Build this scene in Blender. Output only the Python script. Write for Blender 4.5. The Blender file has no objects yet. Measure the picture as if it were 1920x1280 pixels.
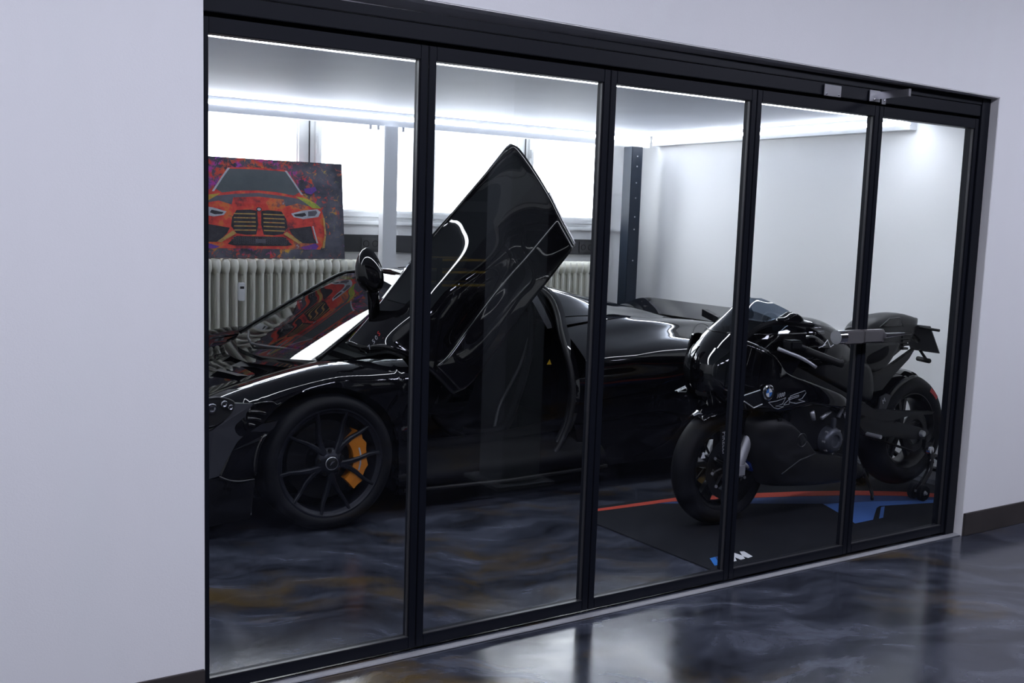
import bpy, bmesh, math, random
from mathutils import Vector, Matrix
PI = math.pi
sc = bpy.context.scene
COL = sc.collection
random.seed(7)

# ------------------------------------------------------------------ camera
cam_d = bpy.data.cameras.new('camera'); cam = bpy.data.objects.new('camera', cam_d); COL.objects.link(cam)
cam_d.sensor_width = 36.0; cam_d.lens = 35.898; cam_d.clip_start = 0.05; cam_d.clip_end = 60
cr, cu, cf = Vector((0.845988, -0.532152, 0.033441)), Vector((0.035271, 0.118430, 0.992336)), Vector((0.532034, 0.838325, -0.118960))
cam.matrix_world = Matrix(((cr.x, cu.x, -cf.x, 0.0), (cr.y, cu.y, -cf.y, -3.0293), (cr.z, cu.z, -cf.z, 1.5), (0, 0, 0, 1)))
sc.camera = cam
# ------------------------------------------------------------------ light and exposure
wd = bpy.data.worlds.new('world'); sc.world = wd; wd.use_nodes = True
wd.node_tree.nodes['Background'].inputs[0].default_value = (0.012, 0.013, 0.016, 1)
wd.node_tree.nodes['Background'].inputs[1].default_value = 1.0
FRONT_LED_POWER = 30.0   # wider strip behind the header
LED_POWER = 56.0       # ceiling light strips of the showroom
WINDOW_POWER = 7.4     # frosted daylight windows
HALL_POWER = 26.5       # ceiling panels of the hall in front
vs = sc.view_settings
vs.view_transform = 'Standard'; vs.look = 'None'; vs.exposure = 0.0; vs.gamma = 1.0; vs.use_curve_mapping = False

# ------------------------------------------------------------------ materials
def nt(name):
    m = bpy.data.materials.new(name); m.use_nodes = True
    return m, m.node_tree.nodes, m.node_tree.links, m.node_tree.nodes['Principled BSDF']
def pm(name, col, rough=0.5, metal=0.0, spec=0.5, coat=0.0, bump=0.0, bscale=60.0, vary=0.0, vscale=4.0, coatrough=0.02):
    m, N, L, b = nt(name)
    c4 = (*col, 1)
    b.inputs['Base Color'].default_value = c4
    b.inputs['Roughness'].default_value = rough; b.inputs['Metallic'].default_value = metal
    b.inputs['Specular IOR Level'].default_value = spec
    b.inputs['Coat Weight'].default_value = coat; b.inputs['Coat Roughness'].default_value = coatrough
    tc = N.new('ShaderNodeTexCoord')
    if vary > 0:
        n = N.new('ShaderNodeTexNoise'); n.inputs['Scale'].default_value = vscale; n.inputs['Detail'].default_value = 4
        L.new(tc.outputs['Object'], n.inputs['Vector'])
        r = N.new('ShaderNodeValToRGB')
        r.color_ramp.elements[0].position = 0.3; r.color_ramp.elements[1].position = 0.7
        r.color_ramp.elements[0].color = tuple(max(0, c*(1-vary)) for c in col)+(1,)
        r.color_ramp.elements[1].color = tuple(min(1, c*(1+vary)) for c in col)+(1,)
        L.new(n.outputs['Fac'], r.inputs['Fac']); L.new(r.outputs['Color'], b.inputs['Base Color'])
    if bump > 0:
        n2 = N.new('ShaderNodeTexNoise'); n2.inputs['Scale'].default_value = bscale; n2.inputs['Detail'].default_value = 3
        L.new(tc.outputs['Object'], n2.inputs['Vector'])
        bp = N.new('ShaderNodeBump'); bp.inputs['Strength'].default_value = bump; bp.inputs['Distance'].default_value = 0.002
        L.new(n2.outputs['Fac'], bp.inputs['Height']); L.new(bp.outputs['Normal'], b.inputs['Normal'])
    return m
def em(name, col, power):
    m, N, L, b = nt(name)
    b.inputs['Base Color'].default_value = (0.8, 0.8, 0.8, 1)
    b.inputs['Emission Color'].default_value = (*col, 1); b.inputs['Emission Strength'].default_value = power
    b.inputs['Roughness'].default_value = 0.4
    return m
def glassmat(name, tint, f0=0.07, rough=0.0):
    # thin glazing: clear transmission with a Fresnel reflection on top
    m, N, L, b = nt(name)
    out = N['Material Output']; N.remove(b)
    t = N.new('ShaderNodeBsdfTransparent'); t.inputs[0].default_value = (*tint, 1)
    g = N.new('ShaderNodeBsdfGlossy'); g.inputs['Color'].default_value = (1, 1, 1, 1); g.inputs['Roughness'].default_value = rough
    # Schlick reflectance of a thin pane (both faces), the same from either side
    geo = N.new('ShaderNodeNewGeometry')
    dt = N.new('ShaderNodeVectorMath'); dt.operation = 'DOT_PRODUCT'; L.new(geo.outputs['Normal'], dt.inputs[0]); L.new(geo.outputs['Incoming'], dt.inputs[1])
    ab = N.new('ShaderNodeMath'); ab.operation = 'ABSOLUTE'; L.new(dt.outputs['Value'], ab.inputs[0])
    om = N.new('ShaderNodeMath'); om.operation = 'SUBTRACT'; om.inputs[0].default_value = 1.0; L.new(ab.outputs[0], om.inputs[1])
    pw = N.new('ShaderNodeMath'); pw.operation = 'POWER'; pw.inputs[1].default_value = 5.0; L.new(om.outputs[0], pw.inputs[0])
    f = N.new('ShaderNodeMath'); f.operation = 'MULTIPLY_ADD'; f.inputs[1].default_value = 1-f0; f.inputs[2].default_value = f0; L.new(pw.outputs[0], f.inputs[0])
    mx = N.new('ShaderNodeMixShader')
    L.new(f.outputs[0], mx.inputs[0])
    L.new(t.outputs[0], mx.inputs[1]); L.new(g.outputs[0], mx.inputs[2]); L.new(mx.outputs[0], out.inputs['Surface'])
    return m

M = {}
M['wall'] = pm('wall_paint', (0.80, 0.80, 0.82), 0.75, bump=0.15, bscale=250)
M['wall_in'] = pm('showroom_wall_paint', (0.82, 0.82, 0.83), 0.6, bump=0.1, bscale=250)
M['reveal'] = pm('reveal_plaster', (0.74, 0.73, 0.74), 0.8)
M['ceiling'] = pm('ceiling_panel', (0.72, 0.765, 0.87), 0.6, spec=0.2, vary=0.06, vscale=1.5)
M['hall_dark'] = pm('hall_wall_dark', (0.018, 0.018, 0.020), 0.8)
M['hall_ceiling'] = pm('hall_ceiling_dark', (0.05, 0.05, 0.055), 0.8)
M['skirting'] = pm('dark_skirting', (0.040, 0.034, 0.034), 0.55, vary=0.2, vscale=6)
M['frame'] = pm('black_aluminium', (0.0056, 0.0068, 0.0115), 0.42, 0.0, 0.18, bump=0.03, bscale=900)
M['frame_edge'] = pm('anthracite_aluminium', (0.030, 0.030, 0.034), 0.30)
M['steel'] = pm('brushed_steel', (0.55, 0.55, 0.58), 0.28, 1.0, bump=0.05, bscale=400)
M['alu'] = pm('pale_aluminium', (0.45, 0.45, 0.48), 0.45, 0.6)
M['handle'] = pm('handle_metal', (0.24, 0.23, 0.24), 0.38, 0.7, bump=0.04, bscale=400)
M['chrome'] = pm('polished_metal', (0.75, 0.75, 0.78), 0.12, 1.0)
M['glass'] = glassmat('clear_glazing', (0.93, 0.94, 0.96), 0.07)
M['led'] = em('led_diffuser', (0.89, 0.94, 1.0), LED_POWER)
M['led_front'] = em('led_diffuser_wide', (0.89, 0.94, 1.0), FRONT_LED_POWER)
M['winglass'] = em('frosted_window', (0.92, 0.97, 1.0), WINDOW_POWER)
M['hall_led'] = em('hall_light_panel', (0.82, 0.84, 1.0), HALL_POWER)
M['white_metal'] = pm('white_enamel', (0.74, 0.75, 0.77), 0.4)
M['radiator'] = pm('radiator_enamel', (0.84, 0.83, 0.75), 0.38, vary=0.05, vscale=8)
M['winframe'] = pm('window_frame_paint', (0.80, 0.81, 0.82), 0.45, vary=0.06, vscale=9)
M['post_dark'] = pm('blue_grey_steel', (0.012, 0.019, 0.033), 0.5, spec=0.25)
M['post_white'] = pm('white_steel', (0.82, 0.83, 0.86), 0.45)
M['duct'] = pm('anthracite_plastic', (0.020, 0.021, 0.025), 0.42)
M['paint'] = pm('black_car_paint', (0.0025, 0.0024, 0.0034), 0.2, 0.0, 0.0, coat=1.0, coatrough=0.015)
M['satin'] = pm('satin_black', (0.0045, 0.0048, 0.0065), 0.42, spec=0.25)
M['dgrey'] = pm('matte_dark_grey_plastic', (0.014, 0.015, 0.022), 0.55)
M['carbon'] = pm('carbon_black', (0.006, 0.006, 0.007), 0.25, coat=0.5)
M['rubber'] = pm('tyre_rubber', (0.0040, 0.0043, 0.006), 0.6, spec=0.15, bump=0.1, bscale=200)
M['seal'] = pm('rubber_seal', (0.004, 0.004, 0.005), 0.55, spec=0.3)
M['deep'] = pm('deep_black_trim', (0.0016, 0.0016, 0.0022), 0.6, spec=0.08)
M['cast'] = pm('cast_metal', (0.085, 0.090, 0.11), 0.4, 0.6)
M['rim'] = pm('satin_dark_rim', (0.014, 0.015, 0.021), 0.36, 0.4, spec=0.2)
M['rimblack'] = pm('black_rim', (0.005, 0.005, 0.006), 0.3, 0.3)
M['disc'] = pm('brake_disc_grey', (0.015, 0.015, 0.016), 0.45, 0.7)
M['orange'] = pm('orange_enamel', (0.62, 0.20, 0.012), 0.35)
M['blue_cal'] = pm('blue_anodised', (0.010, 0.035, 0.22), 0.35, 0.4)
M['darkglass'] = pm('black_tinted_glass', (0.006, 0.007, 0.008), 0.02, spec=0.6)
M['screen'] = glassmat('windscreen_glass', (0.30, 0.33, 0.34), 0.10)
M['smoke'] = glassmat('smoked_screen', (0.16, 0.20, 0.26), 0.07)
M['leather'] = pm('dark_alcantara', (0.003, 0.003, 0.0045), 0.8, spec=0.10, bump=0.2, bscale=300)
M['lamp'] = pm('lamp_reflector', (0.25, 0.25, 0.27), 0.2, 1.0)
M['red'] = pm('red_print', (0.50, 0.02, 0.02), 0.45)
M['greyprint'] = pm('grey_print', (0.36, 0.37, 0.40), 0.4)
M['white'] = pm('white_print', (0.75, 0.76, 0.78), 0.4)
M['blueprint'] = pm('blue_print', (0.03, 0.16, 0.50), 0.4)
M['gold'] = pm('dark_yellow_paint', (0.30, 0.20, 0.03), 0.5)
M['plate'] = pm('plate_back', (0.05, 0.05, 0.055), 0.35)
M['matblack'] = pm('mat_textile', (0.0075, 0.0085, 0.012), 0.9, spec=0.2, bump=0.4, bscale=500)
M['matred'] = pm('mat_red', (0.42, 0.045, 0.022), 0.85, bump=0.3, bscale=500)
M['matnavy'] = pm('mat_navy', (0.018, 0.045, 0.15), 0.85, bump=0.3, bscale=500)
M['matblue'] = pm('mat_blue', (0.045, 0.13, 0.40), 0.85, bump=0.3, bscale=500)
M['yellow'] = pm('rack_yellow', (0.55, 0.36, 0.02), 0.5)
M['concrete'] = pm('column_plaster', (0.17, 0.19, 0.215), 0.8)

def floor_mat():
    m, N, L, b = nt('poured_epoxy_floor')
    tc = N.new('ShaderNodeTexCoord')
    mp = N.new('ShaderNodeMapping'); mp.inputs['Scale'].default_value = (1.0, 1.0, 1.0); mp.inputs['Rotation'].default_value = (0, 0, 0.5)
    L.new(tc.outputs['Object'], mp.inputs['Vector'])
    w = N.new('ShaderNodeTexNoise'); w.inputs['Scale'].default_value = 1.1; w.inputs['Detail'].default_value = 3
    L.new(mp.outputs[0], w.inputs['Vector'])
    ad = N.new('ShaderNodeMixRGB'); ad.blend_type = 'ADD'; ad.inputs[0].default_value = 1.3
    L.new(mp.outputs[0], ad.inputs[1]); L.new(w.outputs['Color'], ad.inputs[2])
    st = N.new('ShaderNodeMapping'); st.inputs['Scale'].default_value = (0.7, 2.4, 1.0)
    L.new(ad.outputs[0], st.inputs['Vector'])
    n1 = N.new('ShaderNodeTexNoise'); n1.inputs['Scale'].default_value = 2.3; n1.inputs['Detail'].default_value = 11; n1.inputs['Roughness'].default_value = 0.68
    L.new(st.outputs[0], n1.inputs['Vector'])
    r1 = N.new('ShaderNodeValToRGB'); e = r1.color_ramp.elements
    e[0].position = 0.36; e[0].color = (0.010, 0.011, 0.016, 1); e[1].position = 0.68; e[1].color = (0.078, 0.086, 0.115, 1)
    e2 = e.new(0.5); e2.color = (0.030, 0.034, 0.048, 1)
    L.new(n1.outputs['Fac'], r1.inputs['Fac'])
    n2 = N.new('ShaderNodeTexNoise'); n2.inputs['Scale'].default_value = 1.5; n2.inputs['Detail'].default_value = 9; n2.inputs['Roughness'].default_value = 0.66
    s2 = N.new('ShaderNodeMapping'); s2.inputs['Location'].default_value = (3.1, 7.7, 0); s2.inputs['Scale'].default_value = (0.6, 1.5, 1)
    L.new(ad.outputs[0], s2.inputs['Vector']); L.new(s2.outputs[0], n2.inputs['Vector'])
    r2 = N.new('ShaderNodeValToRGB'); r2.color_ramp.elements[0].position = 0.54; r2.color_ramp.elements[1].position = 0.67
    L.new(n2.outputs['Fac'], r2.inputs['Fac'])
    mul = N.new('ShaderNodeMath'); mul.operation = 'MULTIPLY'; mul.inputs[1].default_value = 0.8
    L.new(r2.outputs['Color'], mul.inputs[0])
    mx = N.new('ShaderNodeMixRGB'); mx.inputs[2].default_value = (0.075, 0.047, 0.010, 1)
    L.new(mul.outputs[0], mx.inputs[0]); L.new(r1.outputs['Color'], mx.inputs[1]); L.new(mx.outputs[0], b.inputs['Base Color'])
    b.inputs['Roughness'].default_value = 0.16; b.inputs['Specular IOR Level'].default_value = 0.5
    rr = N.new('ShaderNodeMapRange'); rr.inputs['To Min'].default_value = 0.10; rr.inputs['To Max'].default_value = 0.26
    L.new(n1.outputs['Fac'], rr.inputs['Value']); L.new(rr.outputs[0], b.inputs['Roughness'])
    n3 = N.new('ShaderNodeTexNoise'); n3.inputs['Scale'].default_value = 5; n3.inputs['Detail'].default_value = 2
    L.new(tc.outputs['Object'], n3.inputs['Vector'])
    bp = N.new('ShaderNodeBump'); bp.inputs['Strength'].default_value = 0.12; bp.inputs['Distance'].default_value = 0.01
    L.new(n3.outputs['Fac'], bp.inputs['Height']); L.new(bp.outputs['Normal'], b.inputs['Normal'])
    return m
M['floor'] = floor_mat()

# ------------------------------------------------------------------ mesh helpers
class MB:
    def __init__(s): s.v = []; s.f = []
    def add(s, vs_, fs_):
        o = len(s.v); s.v += [tuple(p) for p in vs_]; s.f += [tuple(i+o for i in f) for f in fs_]; return s
    def box(s, x0, x1, y0, y1, z0, z1):
        return s.add([(x0,y0,z0),(x1,y0,z0),(x1,y1,z0),(x0,y1,z0),(x0,y0,z1),(x1,y0,z1),(x1,y1,z1),(x0,y1,z1)],
                     [(0,3,2,1),(4,5,6,7),(0,1,5,4),(1,2,6,5),(2,3,7,6),(3,0,4,7)])
    def grid(s, G, closeu=False, flip=False):
        n, m = len(G), len(G[0]); f = []
        for i in range(n if closeu else n-1):
            for j in range(m-1):
                q = (i*m+j, ((i+1) % n)*m+j, ((i+1) % n)*m+j+1, i*m+j+1)
                f.append(q[::-1] if flip else q)
        return s.add([p for r in G for p in r], f)
    def tube(s, path, r, n=10, cap=True):
        P = [Vector(p) for p in path]; k = len(P)
        R = r if isinstance(r, (list, tuple)) else [r]*k
        rings = []; up = None
        for i in range(k):
            t = (P[min(i+1, k-1)]-P[max(i-1, 0)]).normalized()
            if up is None:
                up = Vector((0, 0, 1)) if abs(t.z) < 0.9 else Vector((1, 0, 0))
            a = t.cross(up)
            if a.length < 1e-4: a = t.cross(Vector((0.3, 1, 0.2)))
            a.normalize(); b = a.cross(t).normalized(); up = b
            rings.append([tuple(P[i]+a*(R[i]*math.cos(2*PI*j/n))+b*(R[i]*math.sin(2*PI*j/n))) for j in range(n)])
        o = len(s.v); s.v += [p for g in rings for p in g]
        for i in range(k-1):
            for j in range(n):
                s.f.append((o+i*n+j, o+i*n+(j+1) % n, o+(i+1)*n+(j+1) % n, o+(i+1)*n+j))
        if cap:
            s.f.append(tuple(o+j for j in range(n))[::-1]); s.f.append(tuple(o+(k-1)*n+j for j in range(n)))
        return s
    def lathe(s, prof, c=(0, 0, 0), axis='y', n=48, a0=0.0, a1=2*PI, closed=True):
        full = abs(a1-a0-2*PI) < 1e-6; m = n if full else n+1; rings = []
        for i in range(m):
            a = a0+(a1-a0)*i/n; ca, sa = math.cos(a), math.sin(a); ring = []
            for r, h in prof:
                if axis == 'y': ring.append((c[0]+r*ca, c[1]+h, c[2]+r*sa))
                elif axis == 'z': ring.append((c[0]+r*ca, c[1]+r*sa, c[2]+h))
                else: ring.append((c[0]+h, c[1]+r*ca, c[2]+r*sa))
            rings.append(ring)
        return s.grid(rings, closeu=full)
    def prism(s, poly, y0, y1):                 # polygon in (x, z) extruded along y
        n = len(poly)
        vs_ = [(x, y0, z) for x, z in poly]+[(x, y1, z) for x, z in poly]
        fs_ = [tuple(range(n)), tuple(range(2*n-1, n-1, -1))]+[(i, (i+n) if False else n+i, n+(i+1) % n, (i+1) % n) for i in range(n)]
        return s.add(vs_, fs_)
    def prismz(s, poly, z0, z1):
        n = len(poly)
        return s.add([(x, y, z0) for x, y in poly]+[(x, y, z1) for x, y in poly],
                     [tuple(range(n))[::-1], tuple(range(n, 2*n))]+[(i, (i+1) % n, n+(i+1) % n, n+i) for i in range(n)])
    def pillow(s, poly, y0, y1, edge=0.35, rings=4):
        # shell panel over an (x, z) outline, swelling from y0 at the rim to y1 at the middle
        n = len(poly); cx = sum(p[0] for p in poly)/n; cz = sum(p[1] for p in poly)/n; G = []
        for k in range(rings+1):
            t = k/rings; sc_ = 1-edge*t**1.6 if k < rings else 1-edge
            h = math.sin(t*PI/2)
            G.append([(cx+(x-cx)*sc_, y0+(y1-y0)*h, cz+(z-cz)*sc_) for x, z in poly])
        o = len(s.v); s.v += [p for g in G for p in g]
        for k in range(rings):
            for i in range(n):
                s.f.append((o+k*n+i, o+k*n+(i+1) % n, o+(k+1)*n+(i+1) % n, o+(k+1)*n+i))
        s.f.append(tuple(o+rings*n+i for i in range(n)))
        return s
    def mirror_y(s):
        o = MB(); o.v = [(x, -y, z) for x, y, z in s.v]; o.f = [f[::-1] for f in s.f]; return o
    def merge(s, o): return s.add(o.v, o.f)
    def xf(s, mat):
        s.v = [tuple(mat @ Vector(p)) for p in s.v]; return s
    def build(s, name, mat, parent=None, smooth=False, loc=None, bevel=0.0, kind=None, angle=None, solid=0.0, label=None):
        me = bpy.data.meshes.new(name); me.from_pydata(s.v, [], s.f)
        bm = bmesh.new(); bm.from_mesh(me)
        bmesh.ops.recalc_face_normals(bm, faces=bm.faces)
        if bevel > 0:
            bmesh.ops.bevel(bm, geom=[e for e in bm.edges], offset=bevel, segments=2, affect='EDGES', clamp_overlap=True)
        bm.to_mesh(me); bm.free()
        me.materials.append(M[mat] if isinstance(mat, str) else mat)
        ob = bpy.data.objects.new(name, me); COL.objects.link(ob)
        if smooth:
            me.polygons.foreach_set('use_smooth', [True]*len(me.polygons))
            if angle:
                md = ob.modifiers.new('edge_split', 'EDGE_SPLIT'); md.split_angle = math.radians(angle)
        if solid:
            md = ob.modifiers.new('thickness', 'SOLIDIFY'); md.thickness = solid; md.offset = 0.0
        if parent is not None: ob.parent = parent
        if loc is not None: ob.location = loc
        if kind: ob['kind'] = kind
        if label: ob['label'] = label
        return ob
def thing(name, label, cat, loc=(0, 0, 0), rz=0.0, group=None):
    o = bpy.data.objects.new(name, None); COL.objects.link(o); o.location = loc; o.rotation_euler = (0, 0, rz)
    o.empty_display_size = 0.1
    o['label'] = label; o['category'] = cat
    if group: o['group'] = group
    return o
def tag(o, label, cat, group=None):
    o['label'] = label; o['category'] = cat
    if group: o['group'] = group
    return o
def struct(mb, name, mat, label=None, **k):
    o = mb.build(name, mat, **k); o['kind'] = 'structure'
    if label: o['label'] = label
    return o
def copy_tree(o, parent=None):
    c = o.copy(); COL.objects.link(c)
    if parent is not None: c.parent = parent
    for ch in list(o.children): copy_tree(ch, c)
    return c
def cr_pts(P, n, closed=False):
    # Catmull-Rom resampling of a polyline (tuples of any length) to n points, even in chord length
    k = len(P); D = len(P[0])
    segs = k if closed else k-1
    def pt(i):
        return P[i % k] if closed else P[max(0, min(k-1, i))]
    dens = []; per = 12
    for i in range(segs):
        a, b, c, d = pt(i-1), pt(i), pt(i+1), pt(i+2)
        if not closed and i == 0: a = tuple(2*b[q]-c[q] for q in range(D))
        if not closed and i == segs-1: d = tuple(2*c[q]-b[q] for q in range(D))
        for j in range(per):
            t = j/per
            dens.append(tuple(0.5*((2*b[q])+(-a[q]+c[q])*t+(2*a[q]-5*b[q]+4*c[q]-d[q])*t*t+(-a[q]+3*b[q]-3*c[q]+d[q])*t**3) for q in range(D)))
    dens.append(tuple(pt(segs)))
    L_ = [0.0]
    for i in range(1, len(dens)): L_.append(L_[-1]+math.dist(dens[i-1], dens[i]))
    out = []; T = L_[-1]; j = 0; m = n if closed else n-1
    for i in range(n):
        s_ = T*i/m
        while j < len(L_)-2 and L_[j+1] < s_: j += 1
        u = 0 if L_[j+1] == L_[j] else (s_-L_[j])/(L_[j+1]-L_[j])
        out.append(tuple(dens[j][q]*(1-u)+dens[j+1][q]*u for q in range(D)))
    return out
def surf(rows, nu, nv):
    # rows: polylines across; smooth both ways -> nu x nv grid of points
    A = [cr_pts(r, nv) for r in rows]
    colsv = [cr_pts([A[i][j] for i in range(len(A))], nu) for j in range(nv)]
    return [[colsv[j][i] for j in range(nv)] for i in range(nu)]
def coons(c0, c1, d0, d1, n, m):
    # c0, c1: opposite edges (u), d0, d1: the edges joining their starts / ends (v)
    c0, c1 = [[Vector(p) for p in cr_pts(c, n)] for c in (c0, c1)]; d0, d1 = [[Vector(p) for p in cr_pts(d, m)] for d in (d0, d1)]
    G = []
    for i in range(n):
        u = i/(n-1); row = []
        for j in range(m):
            v = j/(m-1)
            p = c0[i]*(1-v)+c1[i]*v+d0[j]*(1-u)+d1[j]*u-(c0[0]*(1-u)*(1-v)+c0[-1]*u*(1-v)+c1[0]*(1-u)*v+c1[-1]*u*v)
            row.append(p)
        G.append(row)
    return G
def normals(G):
    n, m = len(G), len(G[0]); R = []
    for i in range(n):
        r = []
        for j in range(m):
            a = Vector(G[min(i+1, n-1)][j])-Vector(G[max(i-1, 0)][j]); b = Vector(G[i][min(j+1, m-1)])-Vector(G[i][max(j-1, 0)])
            r.append(a.cross(b).normalized())
        R.append(r)
    return R
def offset_grid(G, d, face=Vector((0, -1, 0.2))):
    Nn = normals(G); out = []
    for i in range(len(G)):
        out.append([Vector(G[i][j])+(Nn[i][j] if Nn[i][j].dot(face) > 0 else -Nn[i][j])*d for j in range(len(G[0]))])
    return out
def text_mesh(txt, size, name, mat, parent, mat4, extrude=0.0008, align='CENTER', shear=0.0, outline=False):
    cu_ = bpy.data.curves.new('t', 'FONT'); cu_.body = txt; cu_.size = size; cu_.align_x = align; cu_.align_y = 'CENTER'; cu_.extrude = extrude; cu_.shear = shear
    if outline: cu_.fill_mode = 'NONE'; cu_.bevel_depth = size*0.02; cu_.extrude = 0
    cu_.resolution_u = 3
    ob = bpy.data.objects.new('t', cu_); COL.objects.link(ob)
    dg = bpy.context.evaluated_depsgraph_get(); me = bpy.data.meshes.new_from_object(ob.evaluated_get(dg))
    bpy.data.objects.remove(ob); bpy.data.curves.remove(cu_)
    me.transform(mat4); me.materials.clear(); me.materials.append(M[mat]); me.name = name
    o = bpy.data.objects.new(name, me); COL.objects.link(o)
    if parent is not None: o.parent = parent
    return o
def basis(o, x, y):
    x = Vector(x).normalized(); y = Vector(y); z = x.cross(y).normalized(); y = z.cross(x)
    return Matrix(((x.x, y.x, z.x, o[0]), (x.y, y.y, z.y, o[1]), (x.z, y.z, z.z, o[2]), (0, 0, 0, 1)))

# ================================================================== the setting
struct(MB().box(-6, 9, -9, 4.4, -0.2, 0), 'floor', 'floor', 'grey poured epoxy floor with golden swirls')
OX0, OX1, OZ = 0.826, 4.598, 2.152
OZL = 2.187      # the lintel rises a little towards the left
w = MB().box(-6, OX0, -0.05, 0.11, 0, 3.5).box(OX1, 9, -0.05, 0.11, 0, 3.5).prism([(OX0, OZL), (OX1, OZ+0.001), (OX1, 3.5), (OX0, 3.5)], -0.05, 0.11)
struct(w, 'wall_front', 'wall', 'white wall around the black framed glazing')
struct(MB().box(OX1-0.004, OX1, -0.0485, 0.0, 0, OZ-0.004).prism([(OX0, OZ-0.003), (OX1, OZ-0.003), (OX1, OZ), (OX0, OZL-0.001)], 0.004, 0.10).prism([(OX0, OZL-0.004), (OX1-0.004, OZ-0.003), (OX1-0.004, OZ), (OX0, OZL-0.001)], -0.0485, 0.004), 'trim_1', 'reveal', 'grey plastered reveal of the opening')
struct(MB().box(OX1, 9, -0.062, -0.05, 0, 0.115), 'baseboard_right', 'skirting', bevel=0.002)
struct(MB().box(-6, OX0-0.002, -0.062, -0.05, 0, 0.115), 'baseboard_left', 'skirting', bevel=0.002)
struct(MB().box(OX0, OX1-0.005, -0.047, -0.012, 0, 0.006), 'trim_2', 'alu', 'pale aluminium threshold strip', bevel=0.002)
struct(MB().box(5.5, 5.7, 0.11, 4.0, 0, 2.62), 'wall_right', 'wall_in')
struct(MB().box(5.488, 5.5, 0.11, 3.75, 0, 0.07), 'baseboard_showroom', 'alu')
struct(MB().box(-0.9, -0.7, 0.11, 4.0, 0, 2.62), 'wall_left', 'wall_in')
struct(MB().box(-0.7, 5.5, 0.11, 3.6, 2.206, 2.23), 'ceiling', 'ceiling', 'grey metal ceiling of the showroom box')
struct(MB().box(-0.9, 5.7, 0.11, 4.0, 2.62, 2.7), 'ceiling_slab', 'wall_in')
# back wall with four window openings
WX = [(1.62, 2.515), (2.70, 3.405), (3.59, 4.295), (4.46, 5.14)]
WB, WT, BY = 1.53, 2.42, 3.75
w = MB().box(-0.9, 5.7, BY, 4.0, 0, 1.45).box(-0.9, 5.7, BY, 4.0, WT+0.06, 2.62).box(-0.9, 1.55, BY, 4.0, 1.45, WT+0.06).box(5.2, 5.7, BY, 4.0, 1.45, WT+0.06)
struct(w, 'wall_back', 'wall_in')
for i, (a, b) in enumerate(WX):
    lo = 1.55 if i == 0 else (WX[i-1][1]+a)/2; hi = 5.2 if i == 3 else (b+WX[i+1][0])/2
    m = MB().box(lo, a, BY+0.02, BY+0.10, 1.45, WT+0.06).box(b, hi, BY+0.02, BY+0.10, 1.45, WT+0.06)
    m.box(a, b, BY+0.02, BY+0.10, 1.45, WB).box(a, b, BY+0.02, BY+0.10, WT, WT+0.06)
    fr = struct(m, 'window_%d' % (i+1), 'winframe', 'frosted showroom window behind the car')
    MB().box(a-0.004, b+0.004, BY+0.055, BY+0.065, WB-0.004, WT+0.004).build('window_pane', 'winglass', fr)
    s_ = MB()
    for x in (a-0.052, b+0.012):
        s_.box(x, x+0.04, BY+0.004, BY+0.02, WB-0.05, WT+0.03)
    s_.box(a-0.052, b+0.052, BY+0.004, BY+0.02, WB-0.05, WB-0.012)
    s_.build('sash', 'winframe', fr, bevel=0.003)
    if i < 3:
        MB().box(hi-0.003, hi+0.003, BY+0.012, BY+0.0205, 1.47, WT).build('joint', 'duct', fr)
        g = MB().box(hi+0.035, hi+0.055, BY-0.012, BY+0.004, 1.98, 2.04).box(hi+0.04, hi+0.05, BY-0.03, BY-0.012, 1.90, 2.02)
        g.build('window_handle', 'white_metal', fr, bevel=0.003)
struct(MB().box(-0.7, 5.5, BY-0.03, BY+0.02, 1.425, 1.45), 'trim_3', 'winframe', 'pale window ledge under the frosted panes', bevel=0.004)
# the hall on the camera's side: dark far walls, ceiling, a column
struct(MB().box(-6, 9, -9.2, -9, 0, 3.5), 'wall_hall_back', 'hall_dark')
struct(MB().box(-6.2, -6, -9, -0.05, 0, 3.5), 'wall_hall_left', 'hall_dark')
struct(MB().box(9, 9.2, -9, -0.05, 0, 3.5), 'wall_hall_right', 'hall_dark')
struct(MB().box(-6, 9, -9, -0.05, 3.5, 3.6), 'ceiling_hall', 'hall_ceiling')
struct(MB().box(-6, 9, -9.0, -8.97, 1.58, 1.72), 'trim_4', 'concrete', 'pale rail on the dark hall wall')
c = MB().box(-0.125, 0.125, -0.125, 0.125, 0.02, 3.5).box(-0.19, 0.19, -0.19, 0.19, 0, 0.02)
o = struct(c, 'trim_5', 'concrete', 'square grey column out in the hall'); o.location = (3.1, -1.80, 0); o.rotation_euler = (0, 0, 0.0)

# ================================================================== glazing
hd = thing('track_header', 'black aluminium track header above the glass panels', 'track', (2.71, 0, 2.05))
def hbox(m, x0, x1, y0, y1, z0, z1): return m.box(x0-2.71, x1-2.71, y0, y1, z0-2.05, z1-2.05)
hbox(MB(), OX0, OX1-0.071, -0.006, 0.075, 2.115, OZ-0.004).build('upper_profile', 'frame', hd, bevel=0.002)
hbox(MB(), OX0, OX1-0.07, -0.002, 0.075, 2.062, 2.1135).build('lower_profile', 'frame', hd, bevel=0.002)
hbox(MB(), OX0, OX1-0.07, 0.02, 0.07, 2.048, 2.063).build('track_slot', 'seal', hd)
jb = thing('frame_jamb', 'black aluminium jamb at the right end of the glass panels', 'jamb', (OX1-0.037, 0, 0))
MB().box(-0.033, 0.033, -0.008, 0.075, 0.0, OZ-0.006).build('jamb_profile', 'frame', jb, bevel=0.002)
MB().tube([(-0.036, 0.012, 0.06), (-0.036, 0.012, 2.0)], 0.005, 8).build('seal_bead', 'chrome', jb, smooth=True)
edges = [0.800, 1.567, 2.310, 3.050, 3.799, 4.527]
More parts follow.
